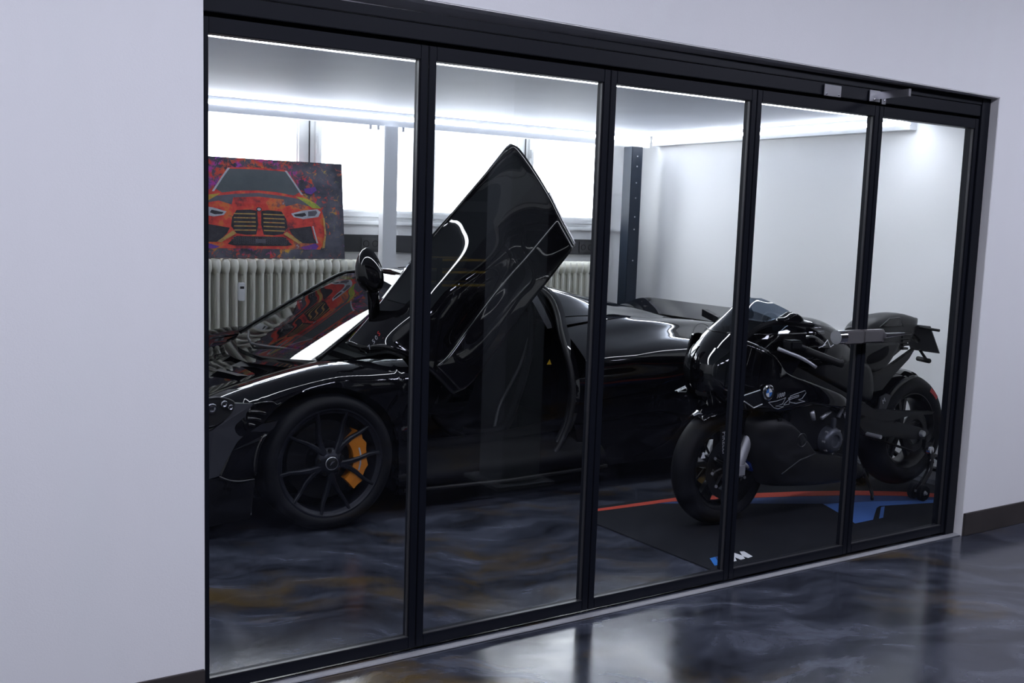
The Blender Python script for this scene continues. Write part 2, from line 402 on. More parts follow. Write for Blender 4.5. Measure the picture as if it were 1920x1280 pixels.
lab = ['leftmost black framed glass panel, in front of the car nose',
       'second glass panel from the left, in front of the raised car door',
       'middle glass panel, left of the motorcycle front fork',
       'fourth glass panel from the left, in front of the motorcycle tank',
       'rightmost narrow glass panel, in front of the motorcycle tail']
panels = []
for i in range(5):
    a, b = edges[i]+0.0015, edges[i+1]-0.0015
    t = thing('glass_panel', lab[i], 'glass panel', ((a+b)/2, 0, 0.012), group='black framed glass panels')
    h = (b-a)/2; z0, z1 = 0.0, 2.036; sw = 0.0275; lw = 0.053 if i == 0 else sw
    MB().box(-h, -h+lw, 0, 0.042, z0, z1).build('stile', 'frame', t, bevel=0.002)
    MB().box(h-sw, h, 0, 0.042, z0, z1).build('stile', 'frame', t, bevel=0.002)
    MB().box(-h+lw, h-sw, 0, 0.042, z0, 0.040).build('bottom_rail', 'frame', t, bevel=0.002)
    MB().box(-h+lw, h-sw, 0, 0.042, z1-0.046, z1).build('top_rail', 'frame', t, bevel=0.002)
    MB().box(-h+lw, h-sw, 0.002, 0.016, 0.040, 0.043).box(h-sw-0.004, h-sw, 0.006, 0.018, 0.043, z1-0.046).build('glazing_bead', 'frame_edge', t)
    MB().add([(-h+lw, 0.02, 0.04), (h-sw, 0.02, 0.04), (h-sw, 0.02, z1-0.046), (-h+lw, 0.02, z1-0.046)], [(0, 1, 2, 3)]).build('glass_pane', 'glass', t)
    panels.append(t)
# lock handle on the fourth panel
t = panels[3]; ox, oz = t.location.x, 0.012
def rel(L_): return [(x-ox, z-oz) for x, z in L_]
hp = rel([(3.569,1.036),(3.607,1.066),(3.614,1.004),(3.734,1.064),(3.741,1.002),(3.895,1.06),(3.924,1.005),(4.011,1.031)])
hx0, hx1, hz = hp[0][0], hp[5][0], hp[0][1]
k = MB().box(hp[1][0], hp[3][0]-0.001, -0.062, -0.030, hp[4][1], hp[3][1]).build('handle', 'handle', t, bevel=0.005)
MB().tube([(hp[0][0]-0.004, -0.046, hz), (hp[1][0]+0.002, -0.046, hz)], (hp[3][1]-hp[4][1])/2, 24).build('knob', 'chrome', k, smooth=True, angle=40)
MB().box(hp[3][0]+0.001, hp[5][0]-0.02, -0.062, -0.030, hp[4][1]+0.002, hp[3][1]-0.001).build('handle_plate', 'handle', k, bevel=0.006)
MB().tube([(hp[5][0]-0.035, -0.066, hz), (hp[5][0]-0.012, -0.066, hz), (hp[7][0]-0.004, -0.060, hz+0.003), (hp[7][0], -0.060, hz+0.003)], [0.014, 0.012, 0.006, 0.006], 12).build('key_lever', 'chrome', k, smooth=True, angle=50)
MB().box(hp[3][0]-0.012, hp[3][0]+0.02, -0.032, 0.0, hz-0.02, hz+0.02).build('handle_base', 'frame', k)
# brackets on the header
bp_ = [(3.425,2.106),(3.529,2.059),(3.713,2.109),(3.782,2.061),(3.815,2.057),(3.934,2.125),(3.938,2.093)]
t = thing('lock_plate', 'small square steel plate on the black header', 'bracket', ((bp_[0][0]+bp_[1][0])/2, -0.006, bp_[1][1]))
hw, hh = (bp_[1][0]-bp_[0][0])/2, bp_[0][1]-bp_[1][1]
MB().box(-hw, hw, -0.006, 0, 0, hh).build('plate', 'steel', t, bevel=0.001)
for s_ in (-1, 1): MB().lathe([(0, -0.0085), (0.003, -0.0085), (0.0045, -0.006)], (s_*hw*0.72, 0, 0.009), n=10).build('screw', 'chrome', t, smooth=True)
t = thing('angle_bracket', 'steel angle bracket with projecting arm on the black header', 'bracket', ((bp_[2][0]+bp_[3][0])/2, -0.006, bp_[3][1]))
hw, hh = (bp_[3][0]-bp_[2][0])/2, bp_[2][1]-bp_[3][1]
MB().box(-hw, hw, -0.006, 0, 0, hh).build('plate', 'steel', t, bevel=0.001)
MB().box(hw+0.012, hw+0.04, -0.006, 0, -0.006, 0.034).build('lug', 'steel', t, bevel=0.001)
MB().box(hw-0.002, hw+0.002, -0.15, -0.004, hh*0.30, hh*0.95).box(hw-0.004, hw+0.010, -0.155, -0.15, hh*0.30, hh*0.97).build('arm', 'steel', t, bevel=0.001)
for x in (0, hw+0.028): MB().lathe([(0, -0.0085), (0.003, -0.0085), (0.0045, -0.006)], (x, 0, 0.010), n=10).build('screw', 'chrome', t, smooth=True)

# ================================================================== showroom light strips
def strip(label, beam, diff, cat='light', mat='led'):
    cx = sum(beam[0:2])/2; cy = sum(beam[2:4])/2; z = beam[4]
    t = thing('light_strip', label, cat, (cx, cy, z), group='white ceiling light strips')
    MB().box(beam[0]-cx, beam[1]-cx, beam[2]-cy, beam[3]-cy, 0, beam[5]-z).build('beam', 'white_metal', t)
    MB().box(diff[0]-cx, diff[1]-cx, diff[2]-cy, diff[3]-cy, diff[4]-z, diff[5]-z).build('diffuser', mat, t)
strip('long white light strip along the windows at the back', (-0.69, 5.428, 3.53, 3.60, 2.108, 2.2055), (-0.69, 5.427, 3.528, 3.535, 2.156, 2.178))
strip('white light strip along the right white wall', (5.43, 5.499, 1.07, 3.50, 2.125, 2.2055), (5.428, 5.435, 1.07, 3.50, 2.156, 2.178))
strip('white light strip just behind the black header', (-0.69, 5.425, 1.052, 1.066, 2.162, 2.2055), (-0.69, 5.33, 0.988, 1.052, 2.166, 2.19), mat='led_front')  # beam here is an added hidden plate keeping light off the ceiling
fb = [o for o in COL.objects if o.name.startswith('light_strip')][-1]
MB().box(-0.69-fb.location.x, 5.425-fb.location.x, 0.974-fb.location.y, 0.988-fb.location.y, 0.004, 2.2055-2.162).build('light_shield', 'white_metal', fb)  # added opaque plate, blocks the strip's forward light
# grey cable duct with sockets under the window ledge
t = thing('cable_duct', 'dark grey wall duct below the windows', 'cable duct', (3.6, BY-0.045, 1.232))
MB().box(-2.2, 1.46, 0, 0.045, 0, 0.122).build('duct_cover', 'duct', t, bevel=0.003)
for x in (-0.55, 1.36): 
    so = MB().box(x-0.075, x+0.075, -0.006, 0.0, 0.02, 0.10).build('socket_plate', 'frame_edge', t, bevel=0.002)
    for q in (-0.035, 0.035): MB().lathe([(0.019, -0.0065), (0.022, -0.009), (0.024, -0.0065)], (x+q, 0, 0.06), n=16).build('socket', 'seal', so)
    MB().box(x+0.09, x+0.095, -0.002, 0, 0, 0.122).build('duct_joint', 'frame_edge', t)
# steel posts
p = tag(MB().box(-0.055, 0.055, -0.055, 0.055, 0, 2.105).build('steel_post', 'post_dark', bevel=0.004), 'dark blue grey steel post in the back corner', 'post')
p.location = (5.235, 3.50, 0)
for z in (1.2, 1.45, 1.55, 1.7, 1.82, 1.95, 2.03): MB().lathe([(0, -0.0), (0.006, 0.0), (0.006, 0.004)], (0.0, -0.059, z), n=8).build('bolt_head', 'alu', p)
p = tag(MB().box(-0.052, 0.052, -0.04, 0.04, 0, 2.11).build('steel_post', 'post_white', bevel=0.004), 'white steel post in front of the windows', 'post')
p.location = (3.105, 3.545, 0)
for x in (-0.15, -0.09, 0.10): MB().lathe([(0.004, 0.0), (0.011, 0.0), (0.011, 0.03)], (x, -0.015, 2.078), axis='z', n=8).build('bolt', 'alu', p)
# radiators
def radiator(label, x0, n, pitch, ztop, y):
    t = thing('radiator', label, 'radiator', (x0, y, 0.0), group='cast iron radiators')
    zb, zt = 0.30, ztop
    m = MB()
    def oval(xc, yc, rx, ry, z0, z1, k=12):
        zs = [(z0, 0.55), (z0+0.03, 1), (z1-0.05, 1), (z1-0.02, 0.9), (z1, 0.45)]
        G = [[(xc+rx*s_*math.cos(2*PI*q/k), yc+ry*s_*math.sin(2*PI*q/k), z) for q in range(k)]+[(xc+rx*s_, yc, z)] for z, s_ in zs]
        m.grid(G)
        o_ = len(m.v); m.v.append((xc, yc, z1+0.004)); 
        for q in range(k): m.f.append((o_-(k+1)+q, o_-(k+1)+q+1, o_))
    rx = pitch*0.17
    for yy in (-0.062, 0.0, 0.062): oval(0, yy, rx, 0.020, zb+0.02, zt-0.03)
    # hubs joining the columns at top and bottom
    for z0, z1 in ((zt-0.105, zt-0.004), (zb, zb+0.09)):
        G = []
        for z, s_ in ((z0, 0.25), (z0+0.02, 0.75), ((z0+z1)/2, 1.0), (z1-0.02, 0.85), (z1-0.004, 0.55), (z1, 0.15)):
            k = 14; G.append([(pitch*0.49*s_*math.cos(2*PI*q/k), 0.094*(0.80+0.2*s_)*math.sin(2*PI*q/k), z) for q in range(k)]+[(pitch*0.49*s_, 0, z)])
        m.grid(G)
    first = m.build('section', 'radiator', t, smooth=True); first.location = (pitch/2, 0, 0)
    for i in range(1, n):
        c_ = first.copy(); COL.objects.link(c_); c_.parent = t; c_.location = (pitch*(i+0.5), 0, 0)
    for z in (zt-0.055, zb+0.045): MB().tube([(0.0, 0, z), (n*pitch, 0, z)], 0.022, 12).build('header_pipe', 'radiator', t, smooth=True, angle=40)
    for x in (0.1, n*pitch-0.1): MB().box(x-0.02, x+0.02, 0.0, 0.09, 0, 0.31).build('foot', 'radiator', t)
    return t
RY = 3.61
ra = radiator('long cast iron radiator under the car painting', 1.30, 29, 0.0585, 1.186, RY)
hm = MB().box(-0.021, 0.021, -0.034, 0, 0, 0.118).build('heat_meter', 'white_metal', ra, bevel=0.004)
xm = [(2.043,0.917)][0]
hm.location = (xm[0]-1.30, 3.5-RY-0.008, xm[1])
MB().box(-0.013, 0.013, -0.0355, -0.034, 0.078, 0.094).build('display', 'duct', hm)
rb = radiator('short cast iron radiator right of the raised car door', 4.42, 9, 0.0585, 1.186, RY)
pp = thing('heating_pipe', 'white heating pipe running down beside the dark post', 'pipe', (5.10, 3.69, 0))
px = 5.10
MB().tube(cr_pts([(0, 0, 2.62), (0, 0, 1.6), (0, 0, 1.22), (-0.01, -0.01, 1.17), (-0.05, -0.045, 1.135), (-0.10, -0.07, 1.131), (-0.15, -0.08, 1.131)], 40), 0.017, 10).build('pipe', 'white_metal', pp, smooth=True, angle=50)
MB().lathe([(0.021, -0.02), (0.024, -0.015), (0.024, 0.015), (0.021, 0.02)], (0, 0, 1.24), axis='z', n=14).build('coupling', 'white_metal', pp, smooth=True, angle=40)

# ================================================================== painting on the radiator
PC = (2.205, 3.575, 1.189)
pt = thing('car_painting', 'colourful splatter painting of an orange car front standing on the radiator', 'painting', PC)
lean = math.radians(7)
PWd, PHt = 0.595, 0.652
def pxy(u, v, d=0.0):                      # u, v in the picture plane (metres), d in front of the canvas
    return (u, v*math.sin(lean)-d*math.cos(lean), v*math.cos(lean)+d*math.sin(lean))
def canvas_mat():
    m, N, L, b = nt('splatter_canvas')
    tc = N.new('ShaderNodeTexCoord')
    base = N.new('ShaderNodeTexNoise'); base.inputs['Scale'].default_value = 9; base.inputs['Detail'].default_value = 8
    L.new(tc.outputs['Object'], base.inputs['Vector'])
    r0 = N.new('ShaderNodeValToRGB'); r0.color_ramp.elements[0].color = (0.028, 0.028, 0.045, 1); r0.color_ramp.elements[1].color = (0.13, 0.13, 0.17, 1)
    r0.color_ramp.elements[0].position = 0.35; r0.color_ramp.elements[1].position = 0.75
    L.new(base.outputs['Fac'], r0.inputs['Fac'])
    hue = N.new('ShaderNodeTexNoise'); hue.inputs['Scale'].default_value = 6.5; hue.inputs['Detail'].default_value = 2
    L.new(tc.outputs['Object'], hue.inputs['Vector'])
    rh = N.new('ShaderNodeValToRGB'); rh.color_ramp.interpolation = 'LINEAR'
    cols = [(0.25, (0.05, 0.14, 0.55, 1)), (0.36, (0.35, 0.04, 0.40, 1)), (0.44, (0.60, 0.04, 0.03, 1)), (0.52, (0.65, 0.10, 0.03, 1)), (0.60, (0.62, 0.32, 0.03, 1)), (0.68, (0.10, 0.35, 0.08, 1)), (0.78, (0.35, 0.40, 0.55, 1))]
    el = rh.color_ramp.elements; el[0].position, el[0].color = cols[0]; el[1].position, el[1].color = cols[-1]
    for p_, c_ in cols[1:-1]: el.new(p_).color = c_
    L.new(hue.outputs['Fac'], rh.inputs['Fac'])
    sp = N.new('ShaderNodeTexNoise'); sp.inputs['Scale'].default_value = 24; sp.inputs['Detail'].default_value = 9; sp.inputs['Roughness'].default_value = 0.72; sp.inputs['Distortion'].default_value = 0.8
    L.new(tc.outputs['Object'], sp.inputs['Vector'])
    gr = N.new('ShaderNodeVectorMath'); gr.operation = 'SUBTRACT'; gr.inputs[1].default_value = (-0.02, 0.03, 0.36)
    L.new(tc.outputs['Object'], gr.inputs[0])
    sq = N.new('ShaderNodeVectorMath'); sq.operation = 'MULTIPLY'; sq.inputs[1].default_value = (1.9, 0, 2.6); L.new(gr.outputs[0], sq.inputs[0])
    ln = N.new('ShaderNodeVectorMath'); ln.operation = 'LENGTH'; L.new(sq.outputs[0], ln.inputs[0])
    rg = N.new('ShaderNodeMapRange'); rg.inputs['From Min'].default_value = 0.3; rg.inputs['From Max'].default_value = 1.15; rg.inputs['To Min'].default_value = 0.16; rg.inputs['To Max'].default_value = -0.05
    L.new(ln.outputs['Value'], rg.inputs['Value'])
    ad = N.new('ShaderNodeMath'); ad.operation = 'ADD'; L.new(sp.outputs['Fac'], ad.inputs[0]); L.new(rg.outputs[0], ad.inputs[1])
    rs = N.new('ShaderNodeValToRGB'); rs.color_ramp.elements[0].position = 0.54; rs.color_ramp.elements[1].position = 0.62
    L.new(ad.outputs[0], rs.inputs['Fac'])
    mx = N.new('ShaderNodeMixRGB'); L.new(rs.outputs['Color'], mx.inputs[0]); L.new(r0.outputs['Color'], mx.inputs[1]); L.new(rh.outputs['Color'], mx.inputs[2])
    L.new(mx.outputs[0], b.inputs['Base Color']); b.inputs['Roughness'].default_value = 0.5
    return m
def print_mat(name, cols, scale=14, rough=0.5, stretch=(1, 1, 1)):
    m, N, L, b = nt(name); tc = N.new('ShaderNodeTexCoord'); mp = N.new('ShaderNodeMapping'); mp.inputs['Scale'].default_value = stretch
    L.new(tc.outputs['Object'], mp.inputs['Vector'])
    n = N.new('ShaderNodeTexNoise'); n.inputs['Scale'].default_value = scale; n.inputs['Detail'].default_value = 8; n.inputs['Roughness'].default_value = 0.65
    L.new(mp.outputs[0], n.inputs['Vector']); r = N.new('ShaderNodeValToRGB'); el = r.color_ramp.elements
    el[0].position = 0.3; el[0].color = (*cols[0], 1); el[1].position = 0.7; el[1].color = (*cols[-1], 1)
    for i in range(1, len(cols)-1): el.new(0.3+0.4*i/(len(cols)-1)).color = (*cols[i], 1)
    L.new(n.outputs['Fac'], r.inputs['Fac']); L.new(r.outputs['Color'], b.inputs['Base Color']); b.inputs['Roughness'].default_value = rough
    return m
M['canvas'] = canvas_mat()
M['p_body'] = print_mat('print_body', [(0.04, 0.04, 0.06), (0.22, 0.03, 0.04), (0.62, 0.045, 0.035), (0.70, 0.065, 0.05), (0.72, 0.18, 0.04), (0.20, 0.07, 0.09), (0.66, 0.60, 0.60)], 7)
M['p_glass'] = print_mat('print_glass', [(0.075, 0.09, 0.10), (0.11, 0.13, 0.14)], 3)
M['p_dark'] = print_mat('print_dark', [(0.012, 0.012, 0.02), (0.05, 0.045, 0.06)], 20)
M['p_line'] = print_mat('print_line', [(0.55, 0.10, 0.04), (0.5, 0.35, 0.1), (0.3, 0.06, 0.05)], 25)
M['p_white'] = print_mat('print_white', [(0.35, 0.37, 0.42), (0.6, 0.62, 0.68)], 25)
M['p_grey'] = print_mat('print_grey', [(0.08, 0.08, 0.11), (0.16, 0.15, 0.18)], 9)
M['p_green'] = print_mat('print_green', [(0.10, 0.30, 0.05), (0.5, 0.45, 0.05), (0.6, 0.2, 0.04)], 16)
M['p_purple'] = print_mat('print_purple', [(0.25, 0.03, 0.35), (0.10, 0.05, 0.30), (0.5, 0.05, 0.2)], 14)
cv = MB()
q8 = [pxy(u, v, d) for d in (0.0, -0.03) for u, v in ((-PWd, 0), (PWd, 0), (PWd, PHt), (-PWd, PHt))]
cv.add(q8, [(0, 1, 2, 3), (7, 6, 5, 4), (0, 4, 5, 1), (1, 5, 6, 2), (2, 6, 7, 3), (3, 7, 4, 0)])
cvo = cv.build('canvas', 'canvas', pt)
# picture coordinates: the photograph's print, 1664 x 1280 units mapped on the canvas
def pc(x, y): return ((x-598)*0.000602, (1235-y)*0.000582)
lay = [0.0006]
def pprint(poly, mat, mirror=False, name='print', closed_curve=0):
    P = cr_pts(poly, closed_curve, True) if closed_curve else poly
    for s_ in ((1, -1) if mirror else (1,)):
        lay[0] += 0.00006
        pts = [pc(x, y) for x, y in P]
        if s_ < 0: pts = [(-u, v) for u, v in pts][::-1]
        MB().add([pxy(u, v, lay[0]) for u, v in pts], [tuple(range(len(pts)))]).build(name, mat, cvo)
pprint([(598, 210), (930, 225), (1010, 330), (1100, 500), (1230, 580), (1320, 650), (1360, 800), (1350, 1060), (1290, 1130), (598, 1130)], 'p_body', True, 'body_print')
pprint([(598, 232), (910, 240), (980, 330), (1070, 470), (1000, 510), (800, 480), (598, 470)], 'p_glass', True, 'window_print')
pprint([(905, 232), (930, 232), (1010, 350), (1110, 500), (1085, 500), (985, 345)], 'p_white', True, 'pillar_print')
pprint([(598, 498), (860, 520), (1150, 560), (1225, 640), (1040, 600), (900, 640), (880, 560), (598, 540)], 'p_grey', True, 'bonnet_shadow_print')
pprint([(1020, 520), (1150, 540), (1250, 590), (1320, 650), (1215, 650), (1130, 590)], 'p_green', True, 'bonnet_edge_print')
pprint([(620, 700), (700, 690), (850, 700), (900, 780), (915, 880), (860, 960), (760, 975), (640, 970), (615, 860)], 'p_dark', True, 'grille_print')
for k_ in range(5):
    y0 = 730+k_*46
    pprint([(640, y0), (880, y0+4), (885, y0+16), (642, y0+14)], 'p_line', True, 'grille_bar_print')
pprint([(960, 720), (1100, 680), (1270, 660), (1310, 690), (1280, 750), (1100, 780), (990, 760)], 'p_white', True, 'lamp_print')
pprint([(990, 730), (1120, 705), (1140, 735), (1090, 755), (1010, 750)], 'p_dark', True, 'lamp_glass_print')
pprint([(1160, 690), (1255, 675), (1270, 700), (1240, 740), (1160, 745)], 'p_grey', True, 'lamp_glass_print')
pprint([(930, 900), (1190, 860), (1220, 1000), (1260, 1060), (1060, 1060), (960, 960)], 'p_dark', True, 'intake_print')
pprint([(598, 990), (860, 990), (960, 1080), (900, 1095), (598, 1100)], 'p_dark', True, 'lower_grille_print')
for r_ in range(3):
    for k_ in range(6):
        x = 640+k_*48+(24 if r_ % 2 else 0); y = 1010+r_*28
        pprint([(x-20, y), (x-10, y-11), (x+10, y-11), (x+20, y), (x+10, y+11), (x-10, y+11)], 'p_grey', True, 'mesh_print')
        pprint([(x-16, y), (x-8, y-8), (x+8, y-8), (x+16, y), (x+8, y+8), (x-8, y+8)], 'p_dark', True, 'mesh_print')
pprint([(545, 1020), (655, 1020), (655, 1065), (545, 1065)], 'p_grey', False, 'tow_print')
pprint([(860, 960), (900, 930), (1080, 1060), (1030, 1065)], 'p_line', True, 'splitter_print')
pprint([(1050, 1110), (1230, 1060), (1270, 1090), (1240, 1130), (1100, 1135)], 'p_purple', True, 'splitter_print')
pprint([(1200, 860), (1215, 860), (1265, 1060), (1245, 1060)], 'p_white', True, 'edge_print')
pprint([(1330, 760), (1350, 760), (1365, 950), (1340, 1110), (1310, 1120), (1345, 950)], 'p_line', True, 'edge_print')
pprint([(1120, 430), (1250, 400), (1270, 440), (1200, 490), (1130, 480)], 'p_purple', True, 'mirror_print')
pprint([(598-38, 685), (598-20, 662), (598+8, 662), (598+28, 685), (598+8, 706), (598-20, 706)], 'p_dark', False, 'badge_print', 18)
pprint([(598-26, 685), (598-14, 671), (598+4, 671), (598+16, 685), (598+4, 698), (598-14, 698)], 'p_white', False, 'badge_print', 18)

# ================================================================== floor mat under the motorcycle
MZ = 0.005
mc = thing('floor_mat', 'black motorcycle mat with red and blue stripes and a logo', 'mat', (4.2, 0.62, 0))
def mz(L_): return [(x-4.2, y-0.62) for x, y in L_]
corners = mz([(3.085, 0.135), (5.36, 0.115), (5.36, 1.10), (3.25, 1.165), (3.035, 0.985)])
MB().prismz(corners, 0.0, MZ).build('mat_body', 'matblack', mc)
red = mz([(3.195,1.124),(3.219,1.124),(3.724,1.112),(4.163,1.002),(4.485,0.901),(4.791,0.776),(5.012,0.653),(5.193,0.518),(5.119,0.465),(4.93,0.591),(4.708,0.708),(4.403,0.827),(4.119,0.925),(3.665,1.058),(3.191,1.088),(3.171,1.092)])
MB().prismz(red, MZ, MZ+0.0006).build('red_stripe', 'matred', mc)
navy = mz([(3.542,1.076),(3.662,1.053),(4.115,0.921),(4.399,0.823),(4.703,0.704),(4.925,0.587),(5.113,0.461),(5.077,0.435),(4.718,0.57),(4.401,0.661)])
MB().prismz(navy, MZ, MZ+0.0006).build('navy_stripe', 'matnavy', mc)
blue = mz([(4.397,0.657),(4.713,0.566),(5.072,0.432),(5.016,0.392),(4.662,0.49),(4.609,0.47),(4.401,0.329),(4.256,0.326),(4.305,0.418)])
MB().prismz(blue, MZ, MZ+0.0006).build('blue_stripe', 'matblue', mc)
sl = mz([(4.65,0.473),(4.678,0.471),(4.485,0.331),(4.447,0.328)])
MB().prismz(sl, MZ, MZ+0.0006).build('blue_stripe', 'matblue', mc)
# three slanted stripes and a white M
lg = mz([(3.185,0.256),(3.221,0.259),(3.168,0.173),(3.134,0.17)])
MB().prismz(lg, MZ, MZ+0.0008).build('logo_stripe', 'blueprint', mc)
lg = mz([(3.222,0.259),(3.256,0.262),(3.198,0.173),(3.17,0.173)])
MB().prismz(lg, MZ, MZ+0.0008).build('logo_stripe', 'matnavy', mc)
lg = mz([(3.257,0.261),(3.29,0.262),(3.233,0.176),(3.2,0.173)])
MB().prismz(lg, MZ, MZ+0.0008).build('logo_stripe', 'matred', mc)
lg = mz([(3.292,0.261),(3.342,0.261),(3.348,0.216),(3.379,0.264),(3.4,0.257),(3.383,0.186),(3.348,0.179),(3.345,0.209),(3.329,0.18),(3.3,0.177),(3.301,0.215),(3.271,0.174),(3.244,0.174)])
MB().prismz(lg, MZ, MZ+0.0008).build('logo_letter', 'white', mc)

# ================================================================== hall lamps and yellow rack
LL = ('first', 'second', 'third', 'fourth', 'fifth', 'sixth')
for i, x in enumerate((-3.4, -1.3, 0.8, 2.9, 5.0, 7.1)):
    t = thing('ceiling_lamp', LL[i]+' white lamp panel on the hall ceiling, counted from the left', 'lamp', (x, -2.3, 3.44), group='hall ceiling lamps')
    MB().box(-0.62, 0.62, -0.32, 0.32, 0.0, 0.06).build('lamp_body', 'white_metal', t)
    MB().box(-0.6, 0.6, -0.3, 0.3, -0.004, 0.0).build('lamp_panel', 'hall_led', t)
t = thing('storage_rack', 'yellow steel rack standing at the back of the hall', 'rack', (5.03, -6.0, 0))
for x in (-0.30, 0.30):
    for y in (-0.25, 0.25): MB().box(x-0.02, x+0.02, y-0.02, y+0.02, 0, 1.10).build('upright', 'satin', t)
for z in (0.82, 0.95, 1.07):
    MB().box(-0.28, 0.28, -0.255, -0.235, z, z+0.022).box(-0.28, 0.28, 0.235, 0.255, z, z+0.022).build('beam', 'yellow', t)
    MB().box(-0.28, 0.28, -0.235, 0.235, z+0.004, z+0.012).build('shelf', 'duct', t)

# ================================================================== black sports car, nose to the left
CAR = thing('sports_car', 'glossy black sports car with its near door swung up', 'car', (1.825, 2.355, 0))
def half(rows, sgn=-1): return [[(x if not isinstance(x, tuple) else x[i], sgn*p[0], p[1]) for i, p in enumerate(pr)] for x, pr in rows]
def full(rows):
    out = []
    for x, pr in rows:
        xs = x if isinstance(x, (tuple, list)) else [x]*len(pr)
        L_ = [(xs[i], -p[0], p[1]) for i, p in enumerate(pr)]
        out.append(L_[::-1]+[(a, -b, c_) for a, b, c_ in L_[1:]])
    return out
def arch(G, xw, zw, R, wmin=0.62):
    # trims the flank of a body grid along the wheel arch
    for row in G:
        x = sum(p[0] for p in row[-6:])/6
        d = R*R-(x-xw)**2
        if d <= 0: continue
        za = zw+math.sqrt(d); n = len(row); k0 = next((j for j, p in enumerate(row) if abs(p[1]) > 0.80), n-2)
        cut = None
        for j in range(k0, n-1):
            if row[j][2] >= za > row[j+1][2]:
                t = (row[j][2]-za)/(row[j][2]-row[j+1][2]); cut = (j, [row[j][q]*(1-t)+row[j+1][q]*t for q in range(3)]); break
        if cut is None: continue
        seg = [row[j] for j in range(k0, cut[0]+1)]+[tuple(cut[1])]
        if len(seg) < 2: continue
        m_ = n-k0; L_ = [0.0]
        for a, b in zip(seg, seg[1:]): L_.append(L_[-1]+math.dist(a, b))
        new = []
        for i in range(m_):
            s_ = L_[-1]*i/(m_-1); j = 0
            while j < len(L_)-2 and L_[j+1] < s_: j += 1
            u = 0 if L_[j+1] == L_[j] else (s_-L_[j])/(L_[j+1]-L_[j])
            new.append(tuple(seg[j][q]*(1-u)+seg[j+1][q]*u for q in range(3)))
        row[k0:] = new
    return G
def lip(G, d=0.03):
    # turns the lower edge of a flank inwards
    return [[tuple(r_[-1]), (r_[-1][0], r_[-1][1]*(1-d/0.95), r_[-1][2]+0.004)] for r_ in G]

# bonnet
hood = full([
    (-1.00, [(0, .40), (.2, .40), (.4, .385), (.55, .36), (.64, .33)]),
    (-.80, [(0, .50), (.2, .50), (.4, .495), (.55, .49), (.64, .49)]),
    (-.55, [(0, .590), (.2, .585), (.4, .578), (.55, .588), (.64, .608)]),
    (-.30, [(0, .662), (.2, .655), (.4, .645), (.55, .662), (.64, .690)]),
    (-.16, [(0, .694), (.2, .686), (.4, .676), (.55, .697), (.64, .725)]),
    ([-.115, -.105, -.06, .0, .04], [(0, .708), (.2, .701), (.4, .695), (.55, .720), (.64, .756)])])
MB().grid(surf(hood, 36, 40)).build('bonnet', 'paint', CAR, smooth=True)
# front wings
fen = [(-1.00, [(.64, .33), (.66, .32), (.69, .30), (.70, .27), (.70, .24), (.70, .20), (.70, .17), (.70, .14), (.70, .10)]),
       (-.80, [(.64, .49), (.70, .49), (.76, .47), (.80, .43), (.82, .38), (.82, .30), (.82, .22), (.81, .15), (.80, .10)]),
       (-.55, [(.64, .608), (.70, .628), (.78, .628), (.85, .608), (.90, .56), (.92, .50), (.92, .40), (.91, .25), (.88, .10)]),
       (-.30, [(.64, .690), (.70, .710), (.78, .716), (.86, .704), (.92, .665), (.95, .61), (.955, .50), (.94, .30), (.90, .11)]),
       (0.0, [(.64, .756), (.70, .775), (.78, .782), (.86, .772), (.925, .742), (.955, .69), (.965, .55), (.955, .35), (.92, .12)]),
       (.22, [(.63, .772), (.70, .786), (.78, .790), (.86, .777), (.93, .742), (.96, .68), (.965, .50), (.955, .30), (.93, .12)]),
       (.42, [(.63, .792), (.70, .798), (.78, .795), (.86, .780), (.93, .735), (.955, .66), (.945, .50), (.935, .30), (.92, .12)])]
G = arch(surf(half(fen), 90, 48), 0.0, 0.33, 0.362)
for s_ in (1, -1):
    m = MB().grid(G).grid(lip(G)); m = m if s_ > 0 else m.mirror_y()
    fo = m.build('front_wing', 'paint', CAR, smooth=True, angle=50)
# nose cap, floor pan and bulkheads keep light out of the shell
MB().prism([(-.99, .10), (-.99, .32), (-.79, .47), (-.55, .57), (-.45, .57), (-.45, .10)], -.62, .62).build('nose_core', 'satin', CAR)
MB().box(-1.0, 3.45, -.60, .60, .10, .14).build('floor_pan', 'satin', CAR)
MB().box(.36, .44, -.86, .86, .13, .74).build('front_bulkhead', 'satin', CAR)
MB().box(1.62, 1.70, -.62, .62, .13, .84).build('rear_bulkhead', 'satin', CAR)
MB().box(2.2, 3.4, -.56, .56, .14, .80).build('engine_bay', 'satin', CAR)
MB().box(-.9, -.40, -.60, .60, .12, .45).build('front_structure', 'satin', CAR)
# windscreen, pillars, roof spine
base = [(.05, -.625, .770), (-.02, -.45, .757), (-.09, -.2, .745), (-.10, 0, .742), (-.09, .2, .745), (-.02, .45, .757), (.05, .625, .770)]
top = [(.62, -.45, 1.125), (.71, -.25, 1.160), (.74, 0, 1.172), (.71, .25, 1.160), (.62, .45, 1.125)]
sideN = [(.05, -.625, .770), (.24, -.578, .890), (.42, -.525, 1.005), (.62, -.45, 1.125)]
sideF = [(x, -y, z) for x, y, z in sideN]
WS = coons(base, top, sideN, sideF, 40, 24)
MB().grid(WS).build('windscreen', 'screen', CAR, smooth=True)
MB().grid([[Vector(p)+Vector((0.01, 0, -0.012)) for p in (base[i], (base[i][0]-.08, base[i][1], base[i][2]-.022))] for i in range(7)]).build('cowl', 'paint', CAR, smooth=True)
MB().grid([[(x, y, z-.025), (.25, y*.98, .70), (.42, y*.96, .71)] for x, y, z in base]).build('cowl_panel', 'satin', CAR, smooth=True)
